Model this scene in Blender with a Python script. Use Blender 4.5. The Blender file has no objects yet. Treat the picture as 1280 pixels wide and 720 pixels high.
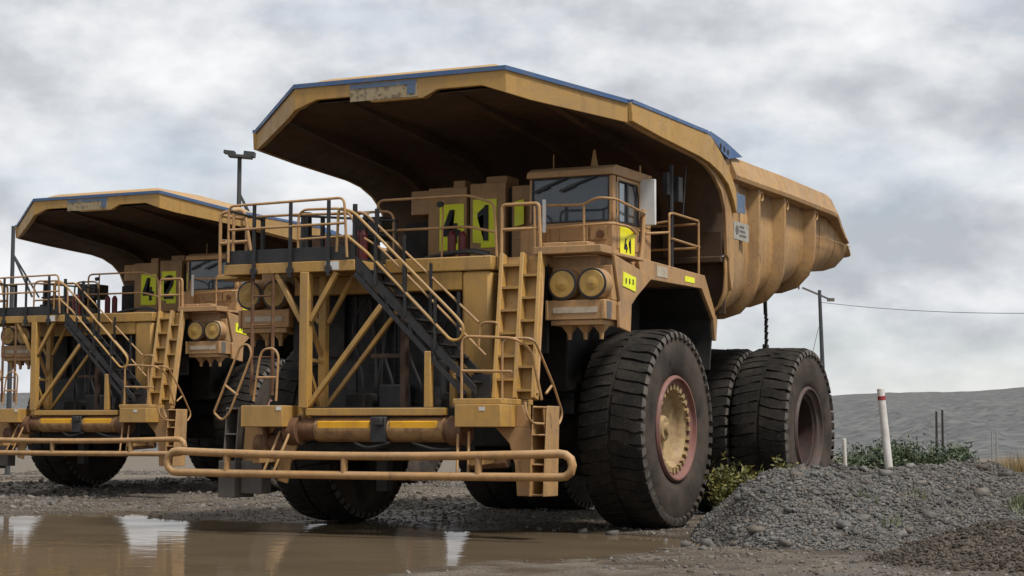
import bpy, bmesh, math, random
import numpy as np
from mathutils import Vector, Matrix
R = math.radians
S = bpy.context.scene
COL = S.collection
random.seed(4)
rng = np.random.default_rng(7)

# ------------------------------------------------------------------ camera, world, sun, exposure
CAM = Vector((16.159, -32.752, 1.555))
YAW, PITCH, ROLL = -0.460, 0.079, 0.004
FPX = 2400.3
fw = Vector((math.sin(YAW) * math.cos(PITCH), math.cos(YAW) * math.cos(PITCH), math.sin(PITCH)))
rt = Vector((math.cos(YAW), -math.sin(YAW), 0)); up = rt.cross(fw)
rt, up = rt * math.cos(ROLL) + up * math.sin(ROLL), up * math.cos(ROLL) - rt * math.sin(ROLL)
cd = bpy.data.cameras.new('camera'); cam = bpy.data.objects.new('camera', cd); COL.objects.link(cam)
m3 = Matrix((rt, up, -fw)).transposed()
cam.matrix_world = Matrix.Translation(CAM) @ m3.to_4x4()
cd.sensor_width = 36; cd.lens = FPX / 1280 * 36; cd.clip_end = 9000; cd.clip_start = .1
S.camera = cam
S.view_settings.view_transform = 'Standard'; S.view_settings.look = 'None'
S.view_settings.exposure = 0.22; S.view_settings.gamma = 1; S.view_settings.use_curve_mapping = False
SUN_DIR = Vector((0.50, -0.15, 0.85)).normalized()      # towards the sun
sun_el = math.asin(SUN_DIR.z); sun_az = math.atan2(SUN_DIR.x, SUN_DIR.y)
W = bpy.data.worlds.new('World'); S.world = W; W.use_nodes = True
nt = W.node_tree; nt.nodes.clear()
def N(nt, t, **k):
    n = nt.nodes.new(t)
    for a, b in k.items(): setattr(n, a, b)
    return n
def build_sky():
    L = nt.links.new
    out = N(nt, 'ShaderNodeOutputWorld'); bg = N(nt, 'ShaderNodeBackground'); bg.inputs[1].default_value = .1
    sky = N(nt, 'ShaderNodeTexSky', sky_type='NISHITA', sun_disc=False); sky.sun_elevation = sun_el; sky.sun_rotation = sun_az
    tc = N(nt, 'ShaderNodeTexCoord'); sp = N(nt, 'ShaderNodeSeparateXYZ'); L(tc.outputs['Generated'], sp.inputs[0])
    def cloud(scale, zs, loc, det, rgh, dist=0.0):
        mp = N(nt, 'ShaderNodeMapping'); L(tc.outputs['Generated'], mp.inputs[0]); mp.inputs['Scale'].default_value = (1, 1, zs); mp.inputs['Location'].default_value = loc
        n = N(nt, 'ShaderNodeTexNoise'); n.inputs['Scale'].default_value = scale; n.inputs['Detail'].default_value = det; n.inputs['Roughness'].default_value = rgh; n.inputs['Distortion'].default_value = dist; L(mp.outputs[0], n.inputs['Vector']); return n
    n0 = cloud(6.0, 1.75, (.3, .1, .2), 12, .54); na = cloud(6.0, 1.75, (.3, .1, .232), 6, .5); n3 = cloud(2.6, 2.6, (2.2, 5.1, 1.0), 4, .5); n2 = cloud(4.2, 3.2, (7.3, 2.2, 2), 6, .55)
    def ma(op, a, b):
        m = N(nt, 'ShaderNodeMath', operation=op)
        for i, q in ((0, a), (1, b)):
            if isinstance(q, (int, float)): m.inputs[i].default_value = q
            else: L(q, m.inputs[i])
        return m.outputs[0]
    edge = ma('MULTIPLY', ma('SUBTRACT', n0.outputs[0], na.outputs[0]), 2.0)
    br = ma('ADD', ma('ADD', ma('MULTIPLY', ma('SUBTRACT', n0.outputs[0], .5), 1.1), edge), ma('MULTIPLY', ma('SUBTRACT', n3.outputs[0], .5), 1.0))
    sz = N(nt, 'ShaderNodeSeparateXYZ'); L(tc.outputs['Generated'], sz.inputs[0])
    br = ma('ADD', br, ma('ADD', .52, ma('MULTIPLY', ma('MAXIMUM', ma('SUBTRACT', .22, sz.outputs[2]), 0), .75)))
    cr = N(nt, 'ShaderNodeValToRGB'); e = cr.color_ramp.elements
    e[0].position = .22; e[0].color = (4.3, 4.5, 4.85, 1); e[1].position = .82; e[1].color = (8.1, 8.15, 8.25, 1)
    x = e.new(.42); x.color = (5.4, 5.6, 5.95, 1); x = e.new(.60); x.color = (6.7, 6.85, 7.1, 1)
    L(br, cr.inputs[0])
    fr = N(nt, 'ShaderNodeMapRange'); L(n2.outputs[0], fr.inputs[0]); fr.inputs[1].default_value = .36; fr.inputs[2].default_value = .48; fr.inputs[3].default_value = .68; fr.inputs[4].default_value = 1
    mx = N(nt, 'ShaderNodeMix', data_type='RGBA'); L(fr.outputs[0], mx.inputs[0]); L(sky.outputs[0], mx.inputs[6]); L(cr.outputs[0], mx.inputs[7])
    L(mx.outputs[2], bg.inputs[0]); L(bg.outputs[0], out.inputs[0])
build_sky()
sl = bpy.data.lights.new('sun', 'SUN'); so = bpy.data.objects.new('sun', sl); COL.objects.link(so)
sl.energy = 3.3; sl.angle = R(11); sl.color = (1, .96, .9)
so.rotation_euler = SUN_DIR.to_track_quat('Z', 'Y').to_euler()

# ------------------------------------------------------------------ helpers
def at(s, d, z=0):
    """point s metres right of and d metres in front of where the photographer stands"""
    return Vector((CAM.x + s * math.cos(YAW) + d * math.sin(YAW), CAM.y - s * math.sin(YAW) + d * math.cos(YAW), z))
def tag(o, label=None, cat=None, group=None, kind=None):
    if label: o['label'] = label
    if cat: o['category'] = cat
    if group: o['group'] = group
    if kind: o['kind'] = kind
    return o
def empty(name, loc=(0, 0, 0)):
    o = bpy.data.objects.new(name, None); COL.objects.link(o); o.location = loc; o.empty_display_size = .3
    return o
def link_mesh(name, me, m, parent=None, smooth=30):
    o = bpy.data.objects.new(name, me); COL.objects.link(o)
    if m is not None: me.materials.append(m)
    if smooth:
        me.polygons.foreach_set('use_smooth', [True] * len(me.polygons)); me.set_sharp_from_angle(angle=R(smooth))
    if parent is not None: o.parent = parent
    return o
class MB:
    def __init__(s): s.b = bmesh.new()
    def face(s, vs):
        try: s.b.faces.new(vs)
        except ValueError: pass
    def hexa(s, P):
        v = [s.b.verts.new(p) for p in P]
        for f in ((0, 3, 2, 1), (4, 5, 6, 7), (0, 1, 5, 4), (1, 2, 6, 5), (2, 3, 7, 6), (3, 0, 4, 7)): s.face([v[i] for i in f])
        return s
    def box(s, x0, x1, y0, y1, z0, z1):
        return s.hexa([(x0, y0, z0), (x1, y0, z0), (x1, y1, z0), (x0, y1, z0), (x0, y0, z1), (x1, y0, z1), (x1, y1, z1), (x0, y1, z1)])
    def bar(s, p, q, w, h, up=(0, 0, 1)):
        p, q = Vector(p), Vector(q); d = (q - p).normalized(); u = Vector(up)
        if abs(d.dot(u)) > .98: u = Vector((0, 1, 0))
        a = d.cross(u).normalized() * w / 2; c = a.cross(d).normalized() * h / 2
        return s.hexa([p - a - c, p + a - c, p + a + c, p - a + c, q - a - c, q + a - c, q + a + c, q - a + c])
    def prism(s, poly, ax, a, b):
        f = {'x': lambda u, v, t: (t, u, v), 'y': lambda u, v, t: (u, t, v), 'z': lambda u, v, t: (u, v, t)}[ax]
        A = [s.b.verts.new(f(u, v, a)) for u, v in poly]; B = [s.b.verts.new(f(u, v, b)) for u, v in poly]
        s.face(A); s.face(B[::-1]); n = len(poly)
        for i in range(n): s.face([A[i], A[(i + 1) % n], B[(i + 1) % n], B[i]])
        return s
    def tube(s, pts, r, n=10, closed=False, fil=0.0):
        P = [Vector(p) for p in pts]
        if fil:
            Q = []; m = len(P)
            for i, p in enumerate(P):
                if not closed and i in (0, m - 1): Q.append(p); continue
                a, b = P[i - 1], P[(i + 1) % m]; f1 = min(fil, (a - p).length * .49); f2 = min(fil, (b - p).length * .49); f = min(f1, f2)
                u = p + (a - p).normalized() * f; w = p + (b - p).normalized() * f
                for k in range(6):
                    t = k / 5; Q.append(u * (1 - t) ** 2 + p * 2 * t * (1 - t) + w * t * t)
            P = Q
        m = len(P); rings = []; nrm = None
        for i, p in enumerate(P):
            a = P[i - 1] if (closed or i) else p; b = P[(i + 1) % m] if (closed or i < m - 1) else p
            d = (b - a).normalized()
            if nrm is None:
                nrm = d.orthogonal().normalized()
            else:
                nrm = (nrm - d * nrm.dot(d)); nrm = nrm.normalized() if nrm.length > 1e-6 else d.orthogonal().normalized()
            c = d.cross(nrm)
            rings.append([s.b.verts.new(p + (nrm * math.cos(2 * math.pi * k / n) + c * math.sin(2 * math.pi * k / n)) * r) for k in range(n)])
        for i in range(m if closed else m - 1):
            A, B = rings[i], rings[(i + 1) % m]
            off = 0
            if closed and i == m - 1:
                off = min(range(n), key=lambda o: (B[o].co - A[0].co).length)
            for k in range(n): s.face([A[k], A[(k + 1) % n], B[(k + 1 + off) % n], B[(k + off) % n]])
        if not closed: s.face(rings[0][::-1]); s.face(rings[-1])
        return s
    def cyl(s, p, q, r, r2=None, n=24):
        p, q = Vector(p), Vector(q); d = (q - p).normalized(); a = d.orthogonal().normalized(); c = d.cross(a); r2 = r if r2 is None else r2
        f = lambda o, rr: [s.b.verts.new(o + (a * math.cos(2 * math.pi * k / n) + c * math.sin(2 * math.pi * k / n)) * rr) for k in range(n)]
        A, B = f(p, r), f(q, r2)
        for k in range(n): s.face([A[k], A[(k + 1) % n], B[(k + 1) % n], B[k]])
        s.face(A[::-1]); s.face(B); return s
    def lathe_x(s, prof, n=64, closed=False):
        rings = []
        for x, r in prof:
            if r < 1e-5: rings.append([s.b.verts.new((x, 0, 0))])
            else: rings.append([s.b.verts.new((x, r * math.sin(2 * math.pi * k / n), r * math.cos(2 * math.pi * k / n))) for k in range(n)])
        m = len(rings)
        for i in range(m if closed else m - 1):
            A, B = rings[i], rings[(i + 1) % m]
            for k in range(n):
                k2 = (k + 1) % n
                if len(A) == 1: s.face([A[0], B[k2], B[k]])
                elif len(B) == 1: s.face([A[k], A[k2], B[0]])
                else: s.face([A[k], A[k2], B[k2], B[k]])
        return s
    def grid(s, rows):
        V = [[s.b.verts.new(p) for p in r] for r in rows]
        for i in range(len(V) - 1):
            for j in range(len(V[0]) - 1): s.face([V[i][j], V[i][j + 1], V[i + 1][j + 1], V[i + 1][j]])
        return V
    def add_mesh(s, me, M):
        n0 = len(s.b.verts); s.b.from_mesh(me); s.b.verts.ensure_lookup_table()
        for v in list(s.b.verts)[n0:]: v.co = M @ v.co
        return s
    def mirror(s):
        for v in s.b.verts: v.co.x = -v.co.x
        return s
    def build(s, name, m, parent=None, bevel=0, smooth=30, solid=0):
        bmesh.ops.recalc_face_normals(s.b, faces=s.b.faces)
        me = bpy.data.meshes.new(name); s.b.to_mesh(me); s.b.free()
        o = link_mesh(name, me, m, parent, smooth)
        if solid:
            k = o.modifiers.new('thickness', 'SOLIDIFY'); k.thickness = solid; k.offset = 0
        if bevel:
            k = o.modifiers.new('bevel', 'BEVEL'); k.width = bevel; k.segments = 2; k.limit_method = 'ANGLE'; k.angle_limit = R(40)
        return o
DIGITS = {'4': [[(.56, 0), (.78, 0), (.78, .60), (.56, .60)], [(.04, .22), (.559, .22), (.559, .40), (.31, .40), (.64, 1), (.40, 1), (.04, .42)], [(.781, .22), (.93, .22), (.93, .40), (.781, .40)]],
          '1': [[(.42, 0), (.66, 0), (.66, 1), (.50, 1), (.42, .93), (.10, .78), (.10, .64), (.42, .74)]],
          '2': [[(.06, 0), (.90, 0), (.90, .20), (.40, .20), (.82, .55), (.90, .74), (.84, .90), (.68, .99), (.44, 1), (.22, .95), (.10, .82), (.07, .68), (.31, .66), (.36, .78), (.47, .82), (.60, .79), (.65, .70), (.58, .58), (.08, .19)]]}
def text_mesh(txt, h, w, depth=.006):
    """bold stencil digits, centred, drawn in the XY plane"""
    b = MB(); n = len(txt)
    for k, ch in enumerate(txt):
        for poly in DIGITS[ch]: b.prism([((u - .48 + (k - (n - 1) / 2) * 1.12) * w, (v - .5) * h) for u, v in poly], 'z', -depth / 2, depth / 2)
    bmesh.ops.triangulate(b.b, faces=[f for f in b.b.faces if len(f.verts) > 4]); bmesh.ops.recalc_face_normals(b.b, faces=b.b.faces)
    me = bpy.data.meshes.new('digit'); b.b.to_mesh(me); b.b.free(); return me

# ------------------------------------------------------------------ materials
def mat(name, base, rough=.6, metal=0, dust=None, chips=None, spec=.5, var=None, vscale=1.0, vlo=.45, vhi=.7, streak=None, grime=None, bump=0, bscale=20, coat=0):
    """painted or raw surface: base, a second colour blotched in by noise, vertical streaks and fine grime of their own shape"""
    m = bpy.data.materials.new(name); m.use_nodes = True; t = m.node_tree; L = t.links.new
    b = t.nodes['Principled BSDF']; b.inputs['Metallic'].default_value = metal; b.inputs['Specular IOR Level'].default_value = spec
    b.inputs['Roughness'].default_value = rough; b.inputs['Coat Weight'].default_value = coat
    K = 1.0 if dust or max(base) >= .6 else .80
    base = tuple(v * K for v in base); var = var and tuple(v * K for v in var); streak = streak and tuple(v * K for v in streak); grime = grime and tuple(v * K for v in grime)
    tc = N(t, 'ShaderNodeTexCoord'); col = N(t, 'ShaderNodeRGB'); col.outputs[0].default_value = (*base, 1); cur = col.outputs[0]
    oi = N(t, 'ShaderNodeObjectInfo'); om = N(t, 'ShaderNodeMath', operation='MULTIPLY'); L(oi.outputs['Random'], om.inputs[0]); om.inputs[1].default_value = 37.0
    ov = N(t, 'ShaderNodeVectorMath', operation='ADD'); L(tc.outputs['Object'], ov.inputs[0]); L(om.outputs[0], ov.inputs[1]); OC = ov.outputs[0]
    def mix(fac, c, cur):
        mx = N(t, 'ShaderNodeMix', data_type='RGBA'); L(fac, mx.inputs[0]); L(cur, mx.inputs[6]); mx.inputs[7].default_value = (*c, 1); return mx.outputs[2]
    def noise(scale, lo, hi, sc3=(1, 1, 1), detail=6, top=1.0, rough_=.6):
        mp = N(t, 'ShaderNodeMapping'); mp.inputs['Scale'].default_value = sc3; L(OC, mp.inputs[0])
        n = N(t, 'ShaderNodeTexNoise'); n.inputs['Scale'].default_value = scale; n.inputs['Detail'].default_value = detail; n.inputs['Roughness'].default_value = rough_; L(mp.outputs[0], n.inputs['Vector'])
        r = N(t, 'ShaderNodeMapRange'); L(n.outputs[0], r.inputs[0]); r.inputs[1].default_value = lo; r.inputs[2].default_value = hi; r.inputs[4].default_value = top
        return r.outputs[0]
    if var: cur = mix(noise(vscale, vlo, vhi), var, cur)
    if streak: cur = mix(noise(5, .52, .78, (1, 1, .09), 5, .8), streak, cur)
    if grime:
        cur = mix(noise(9, .5, .75, (1, 1, 1), 8, .7, .7), grime, cur)
    if chips: cur = mix(noise(22, .66, .70, (1, 1, .6), 4, .9, .6), chips, cur); cur = mix(noise(2.6, .63, .70, (1, 1, .35), 8, .8, .72), chips, cur)
    if dust:
        ge = N(t, 'ShaderNodeNewGeometry'); sx = N(t, 'ShaderNodeSeparateXYZ'); L(ge.outputs['Normal'], sx.inputs[0]); f = N(t, 'ShaderNodeMapRange'); L(sx.outputs[2], f.inputs[0]); f.inputs[1].default_value = .1; f.inputs[2].default_value = .9; f.inputs[3].default_value = .10; f.inputs[4].default_value = .9
        mu = N(t, 'ShaderNodeMath', operation='MULTIPLY'); L(f.outputs[0], mu.inputs[0]); L(noise(1.7, .36, .64, (1, 1, 1), 8, 1.0, .68), mu.inputs[1]); cur = mix(mu.outputs[0], dust, cur)
    L(cur, b.inputs['Base Color'])
    r2 = N(t, 'ShaderNodeMapRange'); n3 = N(t, 'ShaderNodeTexNoise'); n3.inputs['Scale'].default_value = 3.5; n3.inputs['Detail'].default_value = 6; L(tc.outputs['Object'], n3.inputs['Vector'])
    L(n3.outputs[0], r2.inputs[0]); r2.inputs[1].default_value = .3; r2.inputs[2].default_value = .7; r2.inputs[3].default_value = max(.02, rough - .12); r2.inputs[4].default_value = min(1, rough + .15); L(r2.outputs[0], b.inputs['Roughness'])
    if bump:
        n4 = N(t, 'ShaderNodeTexNoise'); n4.inputs['Scale'].default_value = bscale; n4.inputs['Detail'].default_value = 6; L(tc.outputs['Object'], n4.inputs['Vector'])
        bp = N(t, 'ShaderNodeBump'); bp.inputs['Strength'].default_value = bump; bp.inputs['Distance'].default_value = .02; L(n4.outputs[0], bp.inputs['Height']); L(bp.outputs[0], b.inputs['Normal'])
    return m
M = {}
M['yellow'] = mat('machine_yellow', (.425, .240, .055), .55, dust=(.37, .25, .145), chips=(.075, .04, .022), var=(.33, .20, .07), vscale=.8, streak=(.22, .13, .05), grime=(.25, .16, .07))
M['bodypaint'] = mat('body_paint_dusty', (.40, .225, .08), .62, dust=(.37, .25, .145), chips=(.075, .04, .022), var=(.27, .165, .075), vscale=.9, streak=(.13, .07, .035), grime=(.17, .105, .055), bump=.35, bscale=3)
M['tan'] = mat('cab_paint_faded', (.405, .228, .092), .6, dust=(.37, .25, .145), chips=(.075, .04, .022), var=(.29, .175, .08), vscale=1.6, streak=(.20, .12, .06), grime=(.24, .15, .075))
M['rail'] = mat('rail_paint', (.40, .222, .085), .55, dust=(.37, .25, .145), chips=(.075, .04, .022), var=(.26, .15, .06), vscale=2.5, grime=(.18, .10, .05))
M['shaded_paint'] = mat('shaded_body_paint', (.085, .045, .022), .85, var=(.045, .026, .014), vscale=.8, streak=(.035, .022, .013))  # body paint darkened; the shade under the canopy is put into its colour
M['black'] = mat('black_steel', (.018, .018, .02), .55, var=(.035, .032, .03), vscale=3, grime=(.05, .042, .035))
M['dark'] = mat('dark_underbody', (.012, .011, .010), .8, var=(.03, .024, .018), vscale=2)  # one near-black tone for frame, axles, mudguards, cabinet gaps and seat
M['rubber'] = mat('tyre_rubber', (.019, .017, .015), .88, spec=.22, var=(.050, .042, .034), vscale=1.4, vlo=.45, vhi=.75, grime=(.070, .058, .046), bump=.4, bscale=25)
M['rim_red'] = mat('rim_faded_red', (.25, .105, .085), .7, var=(.17, .09, .07), vscale=4, grime=(.22, .15, .10))
M['rim_grey'] = mat('rim_dusty', (.075, .055, .045), .75, var=(.12, .06, .05), vscale=4, grime=(.07, .05, .04))
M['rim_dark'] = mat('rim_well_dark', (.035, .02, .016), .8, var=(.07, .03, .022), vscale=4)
M['hub'] = mat('hub_yellow_rusty', (.42, .30, .14), .7, var=(.26, .15, .08), vscale=5, grime=(.20, .12, .07))
M['hub_red'] = mat('hub_rust_red', (.20, .045, .03), .6, var=(.28, .16, .10), vscale=6, grime=(.10, .05, .04))
M['rust'] = mat('rusty_brown_steel', (.14, .062, .028), .75, var=(.27, .15, .06), vscale=4, grime=(.08, .04, .02))
M['rust_shaded'] = mat('shaded_rusty_steel', (.06, .035, .022), .8, var=(.10, .055, .03), vscale=4)  # rust made darker so the brace looks shaded in the radiator recess
M['rust_tan'] = mat('rusty_tan_paint', (.38, .22, .09), .7, var=(.15, .07, .03), vscale=4, grime=(.10, .05, .025))
M['blue'] = mat('blue_edge_paint', (.055, .13, .30), .5, var=(.09, .15, .26), vscale=2, grime=(.16, .16, .16))
M['hivis'] = mat('hivis_panel', (.80, .84, .008), .5, var=(.70, .74, .02), vscale=3, grime=(.62, .62, .08))
M['hivis_yellow'] = mat('hivis_yellow_panel', (.82, .76, .01), .5, var=(.70, .64, .02), vscale=3)
M['digit'] = mat('black_digit', (.008, .008, .008), .6)
M['lens'] = mat('lamp_cover_yellow', (.50, .30, .06), .45, var=(.42, .25, .07), vscale=6, grime=(.30, .19, .08))
M['strip'] = mat('white_strip', (.55, .47, .36), .6, var=(.42, .33, .22), vscale=5)
M['bright'] = mat('bright_yellow_plate', (.72, .36, .008), .45, var=(.55, .27, .01), vscale=3)
M['white'] = mat('white_panel', (.62, .62, .60), .5, var=(.52, .52, .5), vscale=2)
M['decal'] = mat('dusty_white_decal', (.42, .40, .35), .6, var=(.30, .26, .2), vscale=6)
M['red'] = mat('extinguisher_red', (.15, .018, .018), .4, var=(.16, .02, .02), vscale=5)
M['grey'] = mat('grey_steel', (.13, .12, .11), .7, var=(.17, .14, .11), vscale=4, grime=(.12, .11, .1))
M['sticker'] = mat('peeling_sticker', (.40, .31, .18), .6, var=(.12, .10, .075), vscale=9, vlo=.5, vhi=.6, grime=(.33, .20, .08))
M['mirror_glass'] = mat('sky_mirror_glass', (.36, .40, .42), .12, metal=.85)  # bright metallic grey put in to give the side glass its sky reflection
M['sticker_blue'] = mat('blue_decal', (.10, .155, .25), .55, var=(.30, .24, .16), vscale=6, vlo=.55, vhi=.65)
def tyre_mat():
    m = M['rubber']; t = m.node_tree; L = t.links.new; b = t.nodes['Principled BSDF']; src = b.inputs['Base Color'].links[0].from_socket
    tc = N(t, 'ShaderNodeTexCoord'); mp = N(t, 'ShaderNodeMapping'); mp.inputs['Scale'].default_value = (0, 1, 1); L(tc.outputs['Object'], mp.inputs[0])
    ln = N(t, 'ShaderNodeVectorMath', operation='LENGTH'); L(mp.outputs[0], ln.inputs[0])
    r = N(t, 'ShaderNodeMapRange'); L(ln.outputs['Value'], r.inputs[0]); r.inputs[1].default_value = 1.60; r.inputs[2].default_value = 1.72; r.inputs[3].default_value = .75; r.inputs[4].default_value = 0
    n = N(t, 'ShaderNodeTexNoise'); n.inputs['Scale'].default_value = 2.2; n.inputs['Detail'].default_value = 7; L(tc.outputs['Object'], n.inputs['Vector'])
    mu = N(t, 'ShaderNodeMath', operation='MULTIPLY'); L(r.outputs[0], mu.inputs[0]); mr = N(t, 'ShaderNodeMapRange'); L(n.outputs[0], mr.inputs[0]); mr.inputs[1].default_value = .3; mr.inputs[2].default_value = .6; L(mr.outputs[0], mu.inputs[1])
    mx = N(t, 'ShaderNodeMix', data_type='RGBA'); L(mu.outputs[0], mx.inputs[0]); L(src, mx.inputs[6]); mx.inputs[7].default_value = (.080, .060, .047, 1); L(mx.outputs[2], b.inputs['Base Color'])
tyre_mat()
M['lug'] = mat('tyre_shoulder_dusty', (.13, .115, .10), .85, spec=.3, var=(.05, .044, .038), vscale=6)
def glass_mat():
    m = bpy.data.materials.new('cab_glass'); m.use_nodes = True; b = m.node_tree.nodes['Principled BSDF']
    b.inputs['Base Color'].default_value = (.055, .075, .095, 1); b.inputs['Roughness'].default_value = .06; b.inputs['Specular IOR Level'].default_value = .9; b.inputs['Alpha'].default_value = .72
    return m
M['glass'] = glass_mat()
def radiator_mat():
    m = mat('radiator_core', (.014, .014, .015), .6); t = m.node_tree; b = t.nodes['Principled BSDF']
    tc = N(t, 'ShaderNodeTexCoord'); w = N(t, 'ShaderNodeTexWave'); w.inputs['Scale'].default_value = 9; w.bands_direction = 'X'; t.links.new(tc.outputs['Object'], w.inputs['Vector'])
    bp = N(t, 'ShaderNodeBump'); bp.inputs['Strength'].default_value = .7; t.links.new(w.outputs[0], bp.inputs['Height']); t.links.new(bp.outputs[0], b.inputs['Normal'])
    return m
M['radiator'] = radiator_mat()

# ------------------------------------------------------------------ terrain helpers
def vnoise(x, y, seed=0):
    """smooth value noise on numpy arrays"""
    g = np.random.default_rng(seed).random((256, 256)); xi = np.floor(x).astype(int); yi = np.floor(y).astype(int); fx = x - xi; fy = y - yi
    fx = fx * fx * (3 - 2 * fx); fy = fy * fy * (3 - 2 * fy); q = lambda a, b: g[a % 256, b % 256]
    return (q(xi, yi) * (1 - fx) + q(xi + 1, yi) * fx) * (1 - fy) + (q(xi, yi + 1) * (1 - fx) + q(xi + 1, yi + 1) * fx) * fy - .5
def fbm(x, y, f0, oct=4, seed=0, gain=.5):
    s = 0; a = 1
    for k in range(oct): s = s + a * vnoise(x * f0 * 2 ** k + 31.7 * k, y * f0 * 2 ** k + 17.3 * k, seed + k); a *= gain
    return s
def sdist(px, py, poly):
    """signed distance to a polygon, positive inside"""
    P = np.array(poly, float); d = np.full(px.shape, 1e9); ins = np.zeros(px.shape, bool)
    for i in range(len(P)):
        a, b = P[i], P[(i + 1) % len(P)]; e = b - a; t = np.clip(((px - a[0]) * e[0] + (py - a[1]) * e[1]) / (e @ e), 0, 1)
        d = np.minimum(d, np.hypot(px - a[0] - t * e[0], py - a[1] - t * e[1]))
        c = ((a[1] > py) != (b[1] > py)); ins ^= c & (px < (b[0] - a[0]) * (py - a[1]) / (b[1] - a[1] + 1e-12) + a[0])
    return np.where(ins, d, -d)
PUDDLE = [(-14, 39), (-10.5, 40.3), (-8.4, 41.0), (-6.6, 39.2), (-4.8, 37.4), (-3.0, 36.2), (-1.7, 35.2), (0, 34.2), (1.2, 33.3), (2.2, 32.0), (2.95, 30.2), (2.9, 28.6), (2.1, 27.2), (.9, 26.4), (-.4, 25.4), (-1.4, 23.8), (-1.6, 21.5), (-2, 18), (-9, 17), (-14, 24)]
SMALLP = [[(-7.6, 46.5), (-6.2, 46.2), (-5.6, 45.2), (-6.4, 44.8), (-7.8, 45.4)], [(-5.7, 43.6), (-4.4, 42.9), (-4.2, 42.2), (-5.2, 42.6)]]
WATER_Z = -.035
def ground_z(s, d):
    x = CAM.x + s * math.cos(YAW) + d * math.sin(YAW); y = CAM.y - s * math.sin(YAW) + d * math.cos(YAW)
    ramp = np.clip((y - 5) / 9, 0, 1) * np.clip((-x + 2) / 14, 0, 1); ramp = ramp * ramp * (3 - 2 * ramp) * .21
    near = np.clip((90 - np.hypot(s, d)) / 40, 0, 1)
    z = ramp + near * (fbm(s, d, .35, 3, 3) * .035 + fbm(s, d, 2.2, 4, 9, .6) * .035 + fbm(s, d, 9, 2, 19, .6) * .016)
    w = sdist(s, d, PUDDLE) + fbm(s, d, .9, 4, 40, .6) * 1.1
    for q in SMALLP: w = np.maximum(w, sdist(s, d, q) + fbm(s, d, 1.5, 3, 44) * .5)
    z = z - np.clip(w / .9 + .35, 0, 1) * .10
    return z
def np_mesh(name, V, F):
    me = bpy.data.meshes.new(name); V = np.asarray(V, np.float32); F = np.asarray(F, np.int32); k = F.shape[1]
    me.vertices.add(len(V)); me.vertices.foreach_set('co', V.ravel()); me.loops.add(F.size); me.loops.foreach_set('vertex_index', F.ravel())
    me.polygons.add(len(F)); me.polygons.foreach_set('loop_start', np.arange(0, F.size, k, dtype=np.int32)); me.update(calc_edges=True); me.validate()
    return me
def plan(s, d, z):
    return np.stack([CAM.x + s * math.cos(YAW) + d * math.sin(YAW), CAM.y - s * math.sin(YAW) + d * math.cos(YAW), z], -1)
def sheet(sv, dv, zf):
    ss, dd = np.meshgrid(sv, dv); V = plan(ss.ravel(), dd.ravel(), zf(ss, dd).ravel()); n = len(sv); i = np.arange(len(V)).reshape(ss.shape)
    F = np.stack([i[:-1, :-1], i[:-1, 1:], i[1:, 1:], i[1:, :-1]], -1).reshape(-1, 4)
    return V, F
def axis_vals(a, b, st, lo, hi, g=1.22):
    v = list(np.arange(a, b + st / 2, st)); q = st
    while v[-1] < hi: q *= g; v.append(v[-1] + q)
    q = st
    while v[0] > lo: q *= g; v.insert(0, v[0] - q)
    return np.array(v)
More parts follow.
